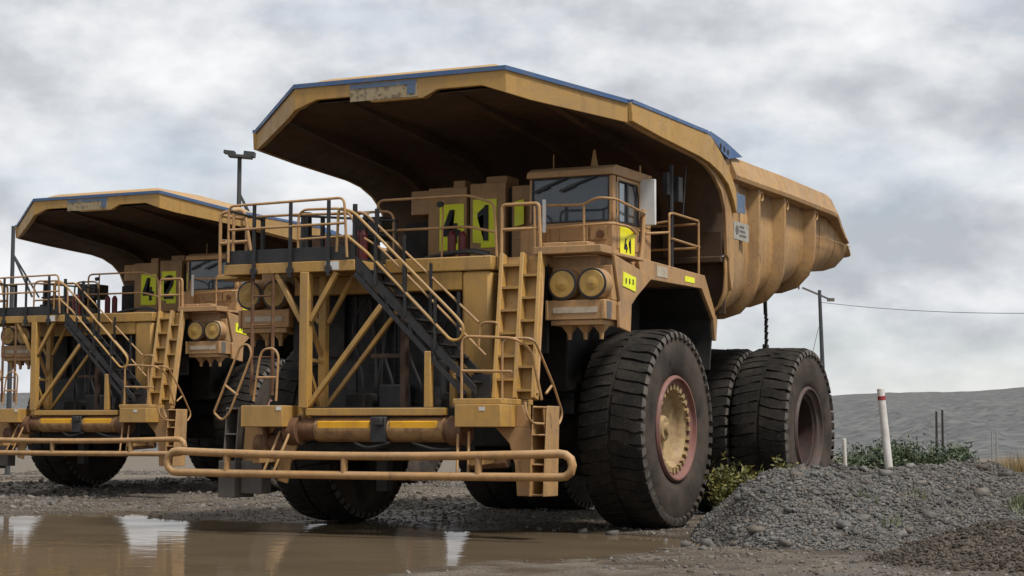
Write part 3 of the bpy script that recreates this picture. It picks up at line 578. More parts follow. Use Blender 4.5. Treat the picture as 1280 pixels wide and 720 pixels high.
def make_truck():
    T = empty('haul_truck')
    # underbody
    b = MB(); b.box(-1.15, -.75, -4.3, 9.3, 1.45, 2.35); b.box(.75, 1.15, -4.3, 9.3, 1.45, 2.35); b.box(-1.4, 1.4, -4.9, -4.3, 1.35, 2.1); b.box(-1.1, 1.1, -2.8, 4.2, 1.5, 3.9); b.box(-1.5, 1.5, 1.6, 4.5, 2.2, 3.6)
    for x in (-1.9, 1.9): b.box(x - .3, x + .3, -2.4, .9, 2.4, 4.43)
    ch = b.build('chassis', M['dark'], T, bevel=.03)
    b = MB(); b.cyl((-2.6, -1.07, 1.7), (2.6, -1.07, 1.7), .33, n=16)
    for x in (-2.1, 2.1): b.cyl((x, -1.3, 1.3), (x, -1.1, 4.3), .27, n=16); b.cyl((x, -1.35, .95), (x, -1.3, 1.3), .36, n=16)
    
    for x in (-2.60, 2.60): b.cyl((x - .1, -1.07, 1.745), (x + .1, -1.07, 1.745), .86, n=24)
    b.build('front_axle', M['dark'], T)
    b = MB(); b.cyl((-3.0, 6.41, 1.8), (3.0, 6.41, 1.8), .62, n=20); b.cyl((0, 5.2, 1.8), (0, 7.4, 1.8), .85, .7, 20); b.build('rear_axle', M['dark'], T)
    b = MB(); b.box(-2.05, 1.04, -3.7, -3.4, 1.95, 4.1); b.build('radiator', M['radiator'], T)
    b = MB()
    for k in range(9): b.box(-2.0, 1.0, -3.716, -3.70, 2.2 + .23 * k, 2.225 + .23 * k)
    for x in (-1.3, -.5, .3): b.box(x, x + .03, -3.735, -3.717, 1.98, 4.08)
    b.build('radiator_guard', M['black'], T)
    b = MB()
    for k in range(7):
        x0 = random.uniform(-1.2, .8); b.tube([(x0, -3.78, 2.1), (x0 + random.uniform(-.1, .1), -3.9, 2.5), (x0 + random.uniform(-.3, .3), -3.85, random.uniform(2.9, 3.7)), (x0 + random.uniform(-.5, .5), -3.78, 4.0)], random.uniform(.02, .04), 7, fil=.3)
    b.build('hose', M['black'], T)
    b = MB(); b.box(-.6, -.1, -4.1, -3.75, 2.0, 2.5); b.build('filter_housing', M['black'], T, bevel=.03); b = MB(); b.box(.45, .8, -4.0, -3.75, 2.05, 3.1); b.cyl((.62, -4.0, 2.2), (.62, -4.0, 2.9), .1, n=14); b.build('filter_housing', M['black'], T, bevel=.03)
    for x, y, o, k in ((3.16, -1.07, 1, 'front'), (-3.16, -1.07, -1, 'front'), (3.21, 6.41, 1, 'rear'), (1.93, 6.41, -1, 'rear'), (-1.93, 6.41, 1, 'rear'), (-3.21, 6.41, -1, 'rear')): wheel(T, x, y, o, k)
    make_body(T)
    # deck
    b = MB(); b.box(-3.38, 3.375, -3.68, 1.05, 4.44, 4.62); b.build('deck', M['tan'], T, bevel=.01)
    b = MB(); b.box(-2.3, 1.04, -4.15, -3.9, 4.08, 4.395); b.box(-2.3, 1.62, -4.19, -3.7, 4.40, 4.645); b.build('front_beam', M['yellow'], T, bevel=.02)
    b = MB(); b.box(.98, 1.16, -4.16, -4.13, 4.45, 4.58); b.build('worn_sticker', M['sticker'], T)
    b = MB(); b.box(1.04, 1.60, -4.17, -3.6, 2.1, 4.398); b.build('air_duct', M['yellow'], T, bevel=.07)
    b = MB(); b.box(-.9, 1.3, -3.68, -2.72, 4.622, 4.70); b.build('hood_cover', M['tan'], T, bevel=.02)
    for sg in (1, -1): lamp_pod(T, sg)
    # cabinets with the fleet number
    b = MB(); b.box(-.45, .36, -2.7, -1.5, 4.70, 6.08); b.box(-.83, -.452, -2.68, -1.5, 5.60, 6.05); b.box(.0, .25, -2.55, -2.0, 6.083, 6.22); c1 = b.build('control_cabinet', M['tan'], T, bevel=.015)
    b = MB(); b.box(.43, 1.17, -2.7, -1.5, 4.70, 6.12); b.box(.66, 1.1, -2.5, -2.0, 6.123, 6.27); c2 = b.build('control_cabinet', M['tan'], T, bevel=.015)
    b = MB(); b.box(1.25, 1.9, -2.6, -1.5, 4.62, 6.05); b.box(1.27, 1.7, -2.612, -2.601, 5.62, 5.66); b.box(1.27, 1.7, -2.612, -2.601, 5.05, 5.08); b.build('control_cabinet', M['tan'], T, bevel=.015)
    b = MB(); b.box(.362, .428, -2.6, -1.6, 4.7, 6.03); b.box(1.172, 1.248, -2.58, -1.6, 4.7, 6.0); b.build('cabinet_gap', M['dark'], T)
    b = MB(); b.box(-1.2, -.46, -2.3, -1.5, 4.62, 5.5); b.build('dark_equipment', M['dark'], T, bevel=.03)
    p4 = number_panel(T, -.20, .31, 4.90, 5.76, -2.702, '4', M['hivis']); p1 = number_panel(T, .50, .99, 4.92, 5.82, -2.702, '1', M['hivis'], True)
    b = MB(); b.prism([(1.36, 5.28), (1.55, 5.32), (1.55, 5.78), (1.36, 5.74)], 'y', -2.72, -2.70); b.build('cabinet_hivis_plate', M['hivis'], T)
    # cab
    b = MB()
    b.box(2.02, 3.62, -3.62, -1.9, 4.49, 5.19)
    b.box(2.02, 2.09, -3.62, -3.5, 5.192, 5.98); b.box(3.53, 3.62, -3.62, -3.48, 5.192, 5.98); b.box(2.02, 2.09, -2.0, -1.9, 5.192, 5.98); b.box(3.53, 3.62, -2.45, -1.9, 5.192, 5.98); b.box(2.09, 3.53, -1.96, -1.9, 5.192, 5.98)
    b.prism([(-3.70, 5.985), (-3.66, 6.10), (-3.5, 6.17), (-1.88, 6.17), (-1.88, 5.985)], 'x', 1.99, 3.64)
    cab = b.build('cab', M['tan'], T, bevel=.02)
    b = MB(); b.box(2.35, 3.58, -4.10, -3.625, 4.63, 4.76); b.box(2.35, 2.5, -3.9, -3.63, 4.45, 4.628); b.box(2.42, 2.9, -4.0, -3.7, 4.763, 4.83); b.box(2.93, 3.3, -4.0, -3.7, 4.763, 4.83); b.box(3.3, 3.6, -3.625, -2.3, 4.625, 4.68); b.build('front_ledge', M['tan'], T, bevel=.012)
    b = MB(); b.box(2.12, 2.42, -3.66, -3.623, 4.70, 5.15); b.box(2.62, 3.16, -3.655, -3.623, 4.86, 5.10); b.box(3.2, 3.5, -3.65, -3.623, 4.86, 5.14); b.build('access_panel', M['tan'], cab, bevel=.01)
    b = MB(); b.cyl((3.40, -3.65, 4.96), (3.40, -3.69, 4.96), .07, n=16); b.build('round_port', M['rust'], cab)
    b = MB(); b.box(2.09, 3.53, -3.60, -3.585, 5.195, 5.98); b.build('windscreen', M['glass'], cab)
    b = MB(); b.box(2.07, 3.55, -3.625, -3.60, 5.19, 5.215); b.box(2.07, 3.55, -3.625, -3.60, 5.955, 5.984); b.box(2.07, 2.10, -3.625, -3.60, 5.216, 5.954); b.box(3.52, 3.55, -3.625, -3.60, 5.216, 5.954); b.build('windscreen_seal', M['black'], cab)
    for x0, x1 in ((2.25, 2.75), (2.75, 3.3)):
        b = MB(); b.bar((x1, -3.66, 5.97), (x0, -3.66, 5.80), .02, .03); b.bar((x0 + .15, -3.665, 5.83), (x0 - .12, -3.665, 5.74), .025, .04); b.build('wiper', M['black'], cab)
    b = MB(); b.box(3.615, 3.632, -3.46, -2.47, 4.72, 5.185); b.box(3.615, 3.632, -3.46, -3.40, 5.188, 5.97); b.box(3.615, 3.632, -2.52, -2.47, 5.188, 5.97); b.box(3.615, 3.632, -3.4, -2.52, 5.90, 5.97); d = b.build('door', M['tan'], cab, bevel=.006)
    b = MB(); b.box(3.59, 3.60, -3.46, -2.45, 5.19, 5.95); b.build('side_window', M['mirror_glass'], d)
    b = MB(); b.box(3.601, 3.628, -3.02, -2.95, 5.19, 5.9); b.box(3.601, 3.628, -2.95, -2.53, 5.19, 5.23); b.tube([(3.632, -3.40, 5.19), (3.632, -3.40, 5.90), (3.632, -2.62, 5.90), (3.632, -2.52, 5.72), (3.632, -2.52, 5.19)], .016, 6, closed=True); b.build('window_divider', M['black'], d)
    b = MB(); b.tube([(3.66, -2.56, 4.9), (3.68, -2.56, 5.1)], .015, 6); b.build('door_handle', M['black'], d)
    b = MB(); b.box(2.6, 3.0, -2.7, -2.3, 5.2, 5.85); b.tube([(2.8 + .2 * math.cos(a), -3.15 + .06 * math.sin(a), 5.36 + .14 * math.sin(a)) for a in np.linspace(0, 6.28, 15)[:-1]], .02, 6, closed=True); b.box(2.3, 3.4, -3.5, -3.3, 5.192, 5.27); b.build('seat_and_wheel', M['dark'], cab, bevel=.03)
    ps = number_panel(T, 0, 1, 0, 1, 0, '', M['hivis_yellow']); bpy.data.meshes.remove(ps.data)
    b = MB(); b.prism([(-3.36, 4.64), (-2.72, 4.64), (-2.72, 5.10), (-3.36, 5.14)], 'x', 3.634, 3.645); pdoor = b.build('door_number_plate', M['hivis_yellow'], T)
    b = MB(); b.prism([(-3.38, 4.12), (-2.84, 4.06), (-2.82, 4.30), (-3.36, 4.36)], 'x', 3.662, 3.672); ph = b.build('small_hivis_plate', M['hivis'], T)
    b = MB()
    for k in range(3): y = -3.28 + k * .15; b.box(3.6725, 3.675, y, y + .05, 4.17, 4.26)
    b.build('plate_mark', M['digit'], ph)
    b = MB(); b.box(1.93, 2.35, -3.78, -3.64, 4.46, 5.14); b.box(2.08, 2.10, -3.79, -3.78, 4.5, 5.1); b.build('side_locker', M['tan'], T, bevel=.015)
    b = MB(); b.box(3.60, 3.90, -2.40, -2.33, 5.22, 6.04); mr = b.build('mirror', M['white'], T, bevel=.015)
    b = MB(); b.tube([(3.60, -2.36, 5.9), (3.58, -2.36, 5.3), (3.64, -2.5, 4.75)], .035, 8, fil=.1); b.tube([(3.60, -2.36, 6.3), (3.60, -2.36, 5.2)], .018, 6); b.build('mirror_arm', M['rail'], mr)
    b = MB(); b.tube([(3.68, -2.40, 5.5), (3.70, -2.48, 4.9), (3.70, -2.62, 4.45), (3.66, -2.62, 4.2)], .04, 8, fil=.3); b.tube([(3.69, -2.42, 5.3), (3.70, -2.5, 4.8), (3.69, -2.62, 4.3)], .035, 8, fil=.3); b.tube([(3.69, -3.3, 4.62), (3.69, -3.3, 4.5), (3.69, -3.05, 4.46), (3.69, -3.05, 4.36)], .025, 6); b.build('wall_pipe', M['tan'], T)
    b = MB(); b.box(3.452, 3.458, -1.35, -.85, 4.45, 4.64); b.build('deck_edge_label', M['strip'], T)
    b = MB(); b.box(3.452, 3.458, .02, .5, 4.46, 4.56); b.build('small_hivis_plate', M['hivis'], T)
    # rails in front of and beside the cab
    rails(T, 'cab_handrail', [[(2.42, -4.02, 4.64), (2.42, -4.02, 5.46), (3.25, -4.02, 5.43), (3.48, -4.02, 5.55), (3.78, -3.9, 5.52), (3.80, -2.6, 5.40), (3.66, -2.45, 5.36)], [(2.42, -4.02, 5.05), (3.3, -4.02, 5.08), (3.74, -3.95, 5.10), (3.78, -3.3, 5.10), (3.66, -2.7, 5.05)], [(3.25, -4.02, 4.76), (3.25, -4.02, 5.43)]])
    b = MB(); b.tube([(2.52, -4.06, 4.98), (2.52, -4.06, 5.55)], .035, 8); b.build('white_rod', M['white'], T)
    rails(T, 'handrail', [[(3.40, -.62, 4.6), (3.40, -.62, 5.64), (3.40, -.4, 5.67), (3.40, .86, 5.66), (3.40, .86, 4.4)], [(3.40, -.5, 5.2), (3.40, .9, 5.17)], [(3.40, -.62, 5.5), (2.6, -.62, 5.42), (2.0, -.62, 5.42)], [(3.40, -.62, 5.3), (3.2, -1.3, 5.22), (3.1, -1.9, 5.3)], [(3.40, .86, 5.6), (2.2, .86, 5.6)], [(2.2, .86, 5.15), (3.4, .86, 5.15)]], fil=.04)
    b = MB(); b.tube([(3.36, -.42, 4.4), (3.36, -.42, 6.55)], .045, 8); b.box(3.3, 3.46, -.3, -.1, 5.9, 6.35); b.box(3.26, 3.36, -.6, -.45, 6.0, 6.4); b.tube([(3.4, .05, 5.7), (3.45, .1, 6.6)], .02, 6); b.build('lamp_mast', M['black'], T)
    b = MB(); b.cyl((2.95, -2.9, 6.16), (2.95, -2.9, 6.55), .09, .02, 8); b.tube([(2.2, -3.0, 6.1), (2.2, -3.0, 6.5)], .012, 5); b.build('aerial', M['bodypaint'], T)
    # left platform over the stairs
    b = MB(); b.box(-3.05, -.42, -5.24, -5.14, 4.38, 4.56); b.box(-3.05, -2.95, -5.14, -4.2, 4.38, 4.56); b.box(-.55, -.42, -5.14, -4.2, 4.38, 4.56); b.build('platform_frame', M['yellow'], T, bevel=.01)
    b = MB(); b.box(-.98, -.72, -5.246, -5.241, 4.40, 4.54); b.build('white_label', M['white'], T)
    b = MB(); b.box(-3.0, -.45, -5.14, -3.7, 4.563, 4.60)
    b.box(-3.03, -.42, -5.22, -5.19, 4.565, 4.80); b.box(-3.03, -3.0, -5.19, -3.7, 4.565, 4.80); b.box(-.47, -.42, -4.45, -3.9, 4.565, 4.80); b.build('platform_grating', M['black'], T, bevel=.005)
    for x in (-2.42, -1.68, -.92): b = MB(); b.box(x - .03, x + .03, -5.275, -5.245, 4.30, 5.58); b.cyl((x, -5.28, 4.42), (x, -5.246, 4.42), .07, n=10); b.build('platform_post', M['black'], T)
    for x, y in ((-2.95, -4.2), (-2.2, -3.9), (-1.95, -3.8), (-1.1, -3.75), (-.45, -5.18), (-.45, -4.45)): b = MB(); b.box(x - .03, x + .03, y - .03, y + .03, 4.58, 5.5); b.build('platform_post', M['black'], T)
    b = MB(); b.box(-1.6, -.85, -3.86, -3.83, 5.0, 5.03); b.box(-1.6, -.85, -3.86, -3.83, 4.60, 4.64)
    for k in range(14): b.box(-1.55 + k * .05, -1.53 + k * .05, -3.855, -3.835, 4.64, 5.0)
    b.build('guard_grille', M['black'], T)
    rails(T, 'platform_handrail', [[(-2.95, -5.26, 4.6), (-2.95, -5.26, 5.58), (-.62, -5.26, 5.61), (-.55, -5.26, 4.6)], [(-2.95, -5.26, 5.16), (-.6, -5.26, 5.18)], [(-3.3, -4.3, 5.5), (-2.2, -4.3, 5.5), (-.7, -4.3, 5.45)]], fil=.12)
    rails(T, 'dark_rail', [[(-2.6, -3.9, 5.55), (-.4, -3.9, 5.35), (-.4, -3.9, 4.6)], [(-2.95, -4.2, 5.45), (-2.95, -5.2, 5.5)], [(-2.3, -3.9, 5.15), (-.5, -3.9, 5.1)]], .022, 'black', .05)
    rails(T, 'platform_handrail', [[(-1.85, -4.75, 4.6), (-1.85, -4.75, 5.52), (-.95, -4.75, 5.50), (-.72, -4.75, 5.3), (-.72, -4.75, 4.6)], [(-1.85, -4.75, 5.0), (-.74, -4.75, 5.02)]], fil=.2)
    rails(T, 'platform_handrail', [[(-1.35, -3.7, 4.6), (-1.35, -3.7, 5.55), (-.55, -3.7, 5.55), (-.55, -3.7, 4.6)]], fil=.2)
    b = MB(); b.box(-3.55, -3.1, -4.75, -4.2, 4.36, 4.44); b.build('side_step', M['yellow'], T, bevel=.01)
    rails(T, 'side_step_rail', [[(-3.5, -4.72, 4.44), (-3.5, -4.72, 5.55), (-3.0, -4.72, 5.58), (-2.8, -4.72, 4.6)], [(-3.5, -4.72, 5.0), (-2.9, -4.72, 5.02)], [(-3.5, -4.72, 5.5), (-3.5, -3.9, 5.52), (-3.5, -3.9, 4.6)], [(-3.22, -4.72, 4.44), (-3.22, -4.72, 5.55)], [(-3.5, -3.9, 5.1), (-3.5, -4.7, 5.05)]], .03)
    # things on the left deck
    b = MB(); b.cyl((-2.9, -2.6, 5.0), (-1.7, -2.6, 5.0), .30, n=20); b.cyl((-2.95, -2.6, 5.0), (-2.9, -2.6, 5.0), .33, n=20); b.build('air_cleaner', M['rust'], T)
    b = MB(); b.box(-1.75, -1.15, -3.1, -2.5, 5.15, 5.55); b.cyl((-1.45, -3.12, 5.35), (-1.45, -3.08, 5.35), .17, n=16); b.box(-1.5, -1.4, -2.9, -2.7, 4.62, 5.15); b.build('exhaust_box', M['black'], T, bevel=.04)
    b = MB(); b.cyl((-2.55, -3.4, 4.62), (-2.55, -3.4, 5.65), .12, .10, 14); b.box(-2.7, -2.4, -3.5, -3.3, 4.62, 5.0); b.build('exhaust_stack', M['black'], T)
    for x, y in ((-.98, -4.0), (.36, -3.25), (.52, -3.15), (-1.12, -3.95)):
        b = MB(); b.cyl((x, y, 4.65), (x, y, 5.12), .075, n=14); b.cyl((x, y, 5.12), (x, y, 5.2), .075, .03, 14); b.build('fire_extinguisher', M['red'], T)
    b = MB(); b.tube([(.42, -3.72, 4.7), (.44, -3.72, 5.75)], .020, 8); b.build('lamp_stand', M['rail'], T); b = MB(); b.cyl((.42, -3.82, 5.60), (.42, -3.73, 5.62), .055, .045, 12); b.build('work_lamp', M['black'], T)
    rails(T, 'deck_handrail', [[(-.85, -3.75, 4.64), (-.85, -3.75, 5.74), (.95, -3.75, 5.74), (1.45, -3.75, 5.58), (1.50, -3.75, 4.64)], [(-.85, -3.75, 5.2), (.95, -3.75, 5.2), (1.48, -3.75, 5.08)]], fil=.14)
    b = MB(); b.tube([(.1, -3.72, 4.69), (.6, -3.66, 4.78), (1.05, -3.7, 4.77), (1.4, -3.72, 4.67)], .035, 8, fil=.2); b.tube([(.4, -3.62, 4.71), (.9, -3.6, 4.83), (1.3, -3.66, 4.74)], .03, 8, fil=.2); b.build('hose', M['black'], T)
    # support frame in front of the radiator
    def post(x, y, w, z0, z1, n='support_post'):
        b = MB(); b.box(x - w / 2, x + w / 2, y - w / 2, y + w / 2, z0, z1); return b.build(n, M['yellow'], T, bevel=.012)
    post(-1.40, -5.17, .17, 2.08, 4.378); post(-1.40, -4.6, .14, 2.0, 4.378); post(.98, -5.17, .12, 2.08, 3.0); post(1.22, -4.75, .11, 1.9, 2.85)
    b = MB()
    for y, w in ((-5.17, .085), (-4.6, .07)): b.bar((-1.49, y, 3.55), (-2.0, y, 4.37), w, w, (0, 1, 0)); b.bar((-1.31, y, 3.55), (-.8, y, 4.37), w, w, (0, 1, 0))
    b.bar((-1.33, -5.17, 2.12), (.08, -5.17, 3.78), .085, .085, (0, 1, 0)); b.bar((-1.32, -4.6, 2.12), (.08, -4.6, 3.75), .07, .07, (0, 1, 0))
    b.bar((-1.4, -5.08, 3.6), (-1.4, -4.69, 3.0), .07, .07); b.bar((-1.4, -5.08, 2.9), (-1.4, -4.69, 2.88), .06, .06); b.bar((-1.4, -5.08, 2.75), (-1.4, -4.69, 2.1), .07, .07)
    b.build('support_brace', M['yellow'], T, bevel=.008)
    b = MB(); b.box(.14, .25, -4.65, -4.54, 2.05, 3.60); b.box(-.45, .14, -4.62, -4.56, 2.93, 3.0); b.build('support_brace', M['rust_shaded'], T, bevel=.008)
    b = MB(); b.box(-1.35, 1.30, -5.24, -5.08, 1.95, 2.075); b.box(-1.35, 1.5, -4.70, -4.56, 1.93, 2.0); b.build('lower_beam', M['yellow'], T, bevel=.012)
    b = MB(); b.box(1.02, 1.18, -5.1, -4.9, 2.08, 2.22); b.cyl((1.06, -5.0, 2.22), (1.06, -5.0, 2.42), .05, n=10); b.cyl((1.13, -5.12, 2.18), (1.13, -5.02, 2.18), .06, n=10); b.build('valve_block', M['black'], T)
    b = MB(); b.cyl((-1.62, -5.06, 1.72), (1.55, -5.06, 1.72), .19, n=20); b.cyl((-1.75, -5.1, 1.70), (-1.5, -5.1, 1.70), .25, n=20); b.cyl((1.38, -5.1, 1.70), (1.66, -5.1, 1.70), .25, n=20); b.cyl((-1.77, -5.1, 1.7), (-1.75, -5.1, 1.7), .15, n=16); tb = b.build('cross_tube', M['rust'], T, bevel=.015)
    for x0, x1 in ((-1.1, -.08), (.30, 1.18)):
        b = MB(); b.box(x0, x1, -5.27, -5.2, 1.73, 1.86); b.build('yellow_plate', M['bright'], tb, bevel=.015)
        b = MB(); b.cyl((x0 - .08, -5.06, 1.72), (x1 + .1, -5.06, 1.72), .212, n=20); b.build('tube_sleeve', M['rust_tan'], tb, bevel=.015)
    b = MB(); b.box(-.05, .24, -5.30, -5.0, 1.5, 1.93); b.box(.05, .2, -5.36, -5.28, 1.78, 1.92); b.build('tube_clamp', M['black'], tb, bevel=.02)
    b = MB(); b.tube([(-.4, -5.2, 1.5), (-.1, -5.3, 1.40), (.3, -5.25, 1.5)], .025, 6, fil=.2); b.tube([(.7, -5.2, 1.5), (1.2, -5.3, 1.38), (1.6, -5.2, 1.42)], .025, 6, fil=.2); b.build('hose', M['black'], T)
    # stairs
    b = MB()
    for y in (-5.19, -4.5):
        b.prism([(-.52, 4.62), (-.40, 4.62), (1.86, 2.42), (1.86, 2.29), (-.52, 4.49)], 'y', y - .025, y + .025); b.prism([(-.46, 4.30), (-.40, 4.36), (1.70, 2.30), (1.60, 2.28)], 'y', y - .02, y + .02)
        for k in range(5): x = -.3 + k * .45; b.bar((x, y, 4.36 - (x + .3) * .972), (x + .08, y, 4.15 - (x + .3) * .972), .03, .05, (0, 1, 0))
    st = b.build('stairway', M['black'], T)
    for k in range(10):
        t = (k + .6) / 10.4; x = -.46 + t * 2.2; z = 4.50 - t * 2.15; b = MB(); b.box(x, x + .24, -5.165, -4.525, z - .03, z); b.build('tread', M['black'], st)
    for x, zt, y in ((-.02, 4.95, -5.22), (.55, 4.4, -5.22), (1.12, 3.85, -5.22), (.1, 5.0, -4.47), (.62, 4.5, -4.47), (1.15, 4.0, -4.47)):
        z0 = 4.22 - (x + .02) * .955; b = MB(); b.box(x - .022, x + .022, y - .022, y + .022, z0 - .1, zt + .02); b.build('stair_post', M['black'], st)
    rails(T, 'stair_handrail', [[(-.66, -5.22, 4.95), (-.60, -5.22, 4.98), (-.2, -5.22, 4.68), (1.42, -5.22, 3.16), (1.60, -5.22, 3.18), (1.66, -5.22, 3.38), (1.50, -5.22, 3.56), (-.45, -5.22, 5.36), (-.75, -5.22, 5.45), (-.78, -5.22, 4.7)]], .025, 'yellow', .1, st)
    rails(T, 'stair_handrail', [[(-1.5, -4.45, 5.46), (-.74, -4.45, 5.46), (-.6, -4.45, 5.36), (1.52, -4.45, 3.50)], [(-.7, -4.45, 5.0), (-.4, -4.45, 4.84), (1.66, -4.45, 2.95)], [(1.52, -4.45, 3.1), (1.55, -4.45, 3.5), (1.9, -4.45, 3.5), (1.95, -4.45, 3.1)]], .022, 'rail', .12, st)
    # foot of the stairs, step boxes, access steps
    def both(f):
        for sg in (1, -1): f(sg)
    def steps(sg):
        def fin(b, name, m, parent=T, bevel=.012):
            if sg < 0: b.mirror()
            return b.build(name, m, parent, bevel=bevel)
        b = MB(); b.box(1.64, 2.47, -5.51, -4.4, 1.76, 2.12)
        if sg > 0: b.box(1.58, 2.46, -5.46, -4.3, 2.123, 2.215)
        bx = fin(b, 'step_box', M['yellow'])
        b = MB(); b.box(2.08, 2.19, -5.516, -5.511, 2.02, 2.08) if sg > 0 else b.box(1.66, 1.76, -5.516, -5.511, 2.04, 2.10); fin(b, 'white_label', M['white'], bx, 0)
        b = MB(); b.prism([(2.10, 1.757), (2.74, 1.757), (2.79, 1.2), (2.80, .66), (2.50, .66), (2.46, 1.15), (2.36, 1.5)], 'y', -4.98, -4.90); b.prism([(2.472, 1.757), (2.472, 2.12), (2.6, 2.12), (2.74, 1.757)], 'y', -4.98, -4.90); fin(b, 'step_bracket', M['tan'])
        b = MB(); P = [(-5.2, .66), (-4.66, .66), (-4.6, 2.10), (-5.06, 2.10)]
        b.prism(P, 'x', 2.81, 2.835); b.prism(P, 'x', 3.055, 3.08); b.prism([(-4.70, .66), (-4.66, .66), (-4.6, 2.10), (-4.64, 2.10)], 'x', 2.836, 3.054)
        for z in (.67, 1.15, 1.62, 2.06): b.box(2.836, 3.054, -5.12, -4.72, z, z + .03)
        fin(b, 'access_steps', M['grey'] if sg < 0 else M['bodypaint'])
        if sg < 0:
            b = MB(); b.box(2.76, 3.10, -5.24, -4.64, .55, 1.18); b.box(2.3, 2.74, -5.1, -4.8, .62, 1.18); fin(b, 'grey_step', M['grey'])
        r = [[(2.45, -5.42, 2.2), (2.45, -5.42, 3.17), (2.95, -5.3, 3.17), (3.02, -4.72, 2.45), (3.02, -4.36, 1.98), (3.02, -4.5, 1.80), (3.02, -5.5, 1.82), (3.02, -5.70, 1.95), (2.98, -5.68, 2.15)], [(3.0, -4.95, 2.3), (3.0, -4.72, 2.44)]]
        if sg < 0: r = [[(-3.16, -5.3, 2.02), (-2.64, -5.3, 3.15), (-2.48, -5.3, 3.18), (-2.40, -5.3, 3.01), (-2.85, -5.3, 1.99), (-3.0, -5.3, 1.86), (-3.16, -5.3, 2.0)], [(-2.36, -5.3, 2.2), (-2.25, -5.3, 2.91), (-2.18, -5.3, 3.08), (-1.96, -5.3, 3.1), (-1.86, -5.3, 2.98), (-1.90, -5.3, 2.2)], [(-2.95, -5.3, 2.48), (-2.68, -5.3, 2.30)], [(-2.3, -5.3, 2.6), (-1.88, -5.3, 2.6)]]
        rails(T, 'access_rail', r, .021, 'rail', .14)
    both(steps)
    rails(T, 'landing_rail', [[(1.72, -5.42, 2.2), (1.72, -5.42, 3.22), (2.68, -5.42, 3.17), (2.85, -5.2, 3.0), (2.9, -4.9, 2.2)], [(1.72, -5.42, 2.66), (2.62, -5.42, 2.64)]], .024, 'rail', .16)
    b = MB(); b.box(1.60, 1.95, -4.85, -4.82, 2.22, 2.62); b.box(1.66, 1.90, -4.855, -4.851, 2.3, 2.55); b.build('warning_plate', M['black'], T)
    # boarding ladder with two lanes of staggered rungs
    def lad(x, z):
        t = (z - 2.215) / 2.43; return (x - .22 * t, -4.75 + .72 * t, z)
    b = MB()
    for x in (1.99, 2.37, 2.70): b.bar(lad(x, 2.215), lad(x, 4.66), .07, .16, (0, 1, 0))
    ld = b.build('boarding_ladder', M['yellow'], T, bevel=.008)
    b = MB(); p = [lad(1.99, 2.22), lad(2.70, 2.22), lad(2.70, 4.62), lad(1.99, 4.62)]; q = [(a, y + .16, c) for a, y, c in p]; b.hexa([p[0], p[1], (p[1][0], p[1][1] + .02, p[1][2]), (p[0][0], p[0][1] + .02, p[0][2]), p[3], p[2], (p[2][0], p[2][1] + .02, p[2][2]), (p[3][0], p[3][1] + .02, p[3][2])])
    for v in b.b.verts: v.co.y += .10
    b.build('ladder_back', M['yellow'], ld)
    for k in range(6):
        for lane, (xa, xb, off) in enumerate(((2.025, 2.335, .12), (2.405, 2.665, -.06))):
            z = 2.42 + k * .385 + off
            if z > 4.6: continue
            b = MB(); A = lad(xa, z); B = lad(xb, z); b.box(A[0], B[0], A[1] - .075, A[1] + .09, z - .02, z + .02); b.build('rung', M['yellow'], ld)
    rails(T, 'ladder_handrail', [[lad(1.95, 2.3), lad(1.95, 4.6), (1.73, -4.02, 5.50), (2.42, -4.02, 5.50), (2.46, -4.04, 4.7), lad(2.74, 4.0), lad(2.74, 2.3)], [(1.76, -4.02, 5.08), (2.40, -4.02, 5.08)], [(2.34, -4.02, 5.45), (2.36, -4.02, 4.7)]], .03, 'rail', .08)
    # vertical ladder on the far side
    b = MB()
    for x in (-2.47, -2.05): b.tube([(x, -5.2, 2.3), (x, -5.2, 4.4)], .032, 8)
    for z in (2.95, 3.5, 4.0): b.tube([(-2.47, -5.2, z), (-2.05, -5.2, z)], .016, 6)
    b.build('side_ladder', M['rust'], T)
    # bumper
    b = MB(); top = [(x, -5.72 - .10 * (1 - (x / 3.6) ** 2), 1.285 + .06 * (x / 3.6) ** 2) for x in np.linspace(-3.6, 3.6, 13)]; bot = [(x, -5.72 - .10 * (1 - (x / 3.6) ** 2), .972 + .012 * (x / 3.6) ** 2) for x in np.linspace(3.6, -3.6, 13)]
    endR = [(3.70, -5.72, 1.33), (3.79, -5.72, 1.265), (3.82, -5.72, 1.165), (3.79, -5.72, 1.06), (3.70, -5.72, .995)]
    endL = [(-x, y, z) for x, y, z in endR[::-1]]
    b.tube(top + endR + bot + endL, .068, 14, closed=True)
    bp = b.build('bumper', M['rail'], T)
    for x in (-2.55, -.22, 2.22):
        b = MB(); k = (x / 3.6) ** 2; yb = -5.72 - .10 * (1 - k); b.tube([(x, yb, .975 + .012 * k), (x, yb, 1.285 + .06 * k)], .06, 10); b.build('bumper_post', M['rail'], bp)
    for sg in (1, -1):
        b = MB(); b.bar((2.05, -5.65, 1.2), (2.0, -4.6, 1.25), .16, .12)
        if sg < 0: b.prism([(1.46, 1.98), (1.60, 1.98), (1.80, 1.62), (1.98, 1.30), (1.98, .85), (1.78, .80), (1.72, 1.15), (1.56, 1.5)], 'y', -5.12, -5.06)
        b.bar((1.75, -5.62, .95), (1.6, -5.3, 1.7), .045, .045); b.bar((1.95, -5.62, .95), (1.8, -5.3, 1.7), .045, .045)
        if sg < 0: b.mirror()
        b.build('bumper_bracket', M['bodypaint'], T, bevel=.02)
    b = MB(); b.cyl((-2.5, -4.9, 1.45), (-1.9, -4.9, 1.45), .2, n=16); b.cyl((-2.3, -5.0, 1.75), (-2.2, -5.1, 1.3), .06, n=10); b.box(-2.45, -2.1, -4.8, -4.6, 1.1, 1.6); b.build('towing_gear', M['rust'], T)
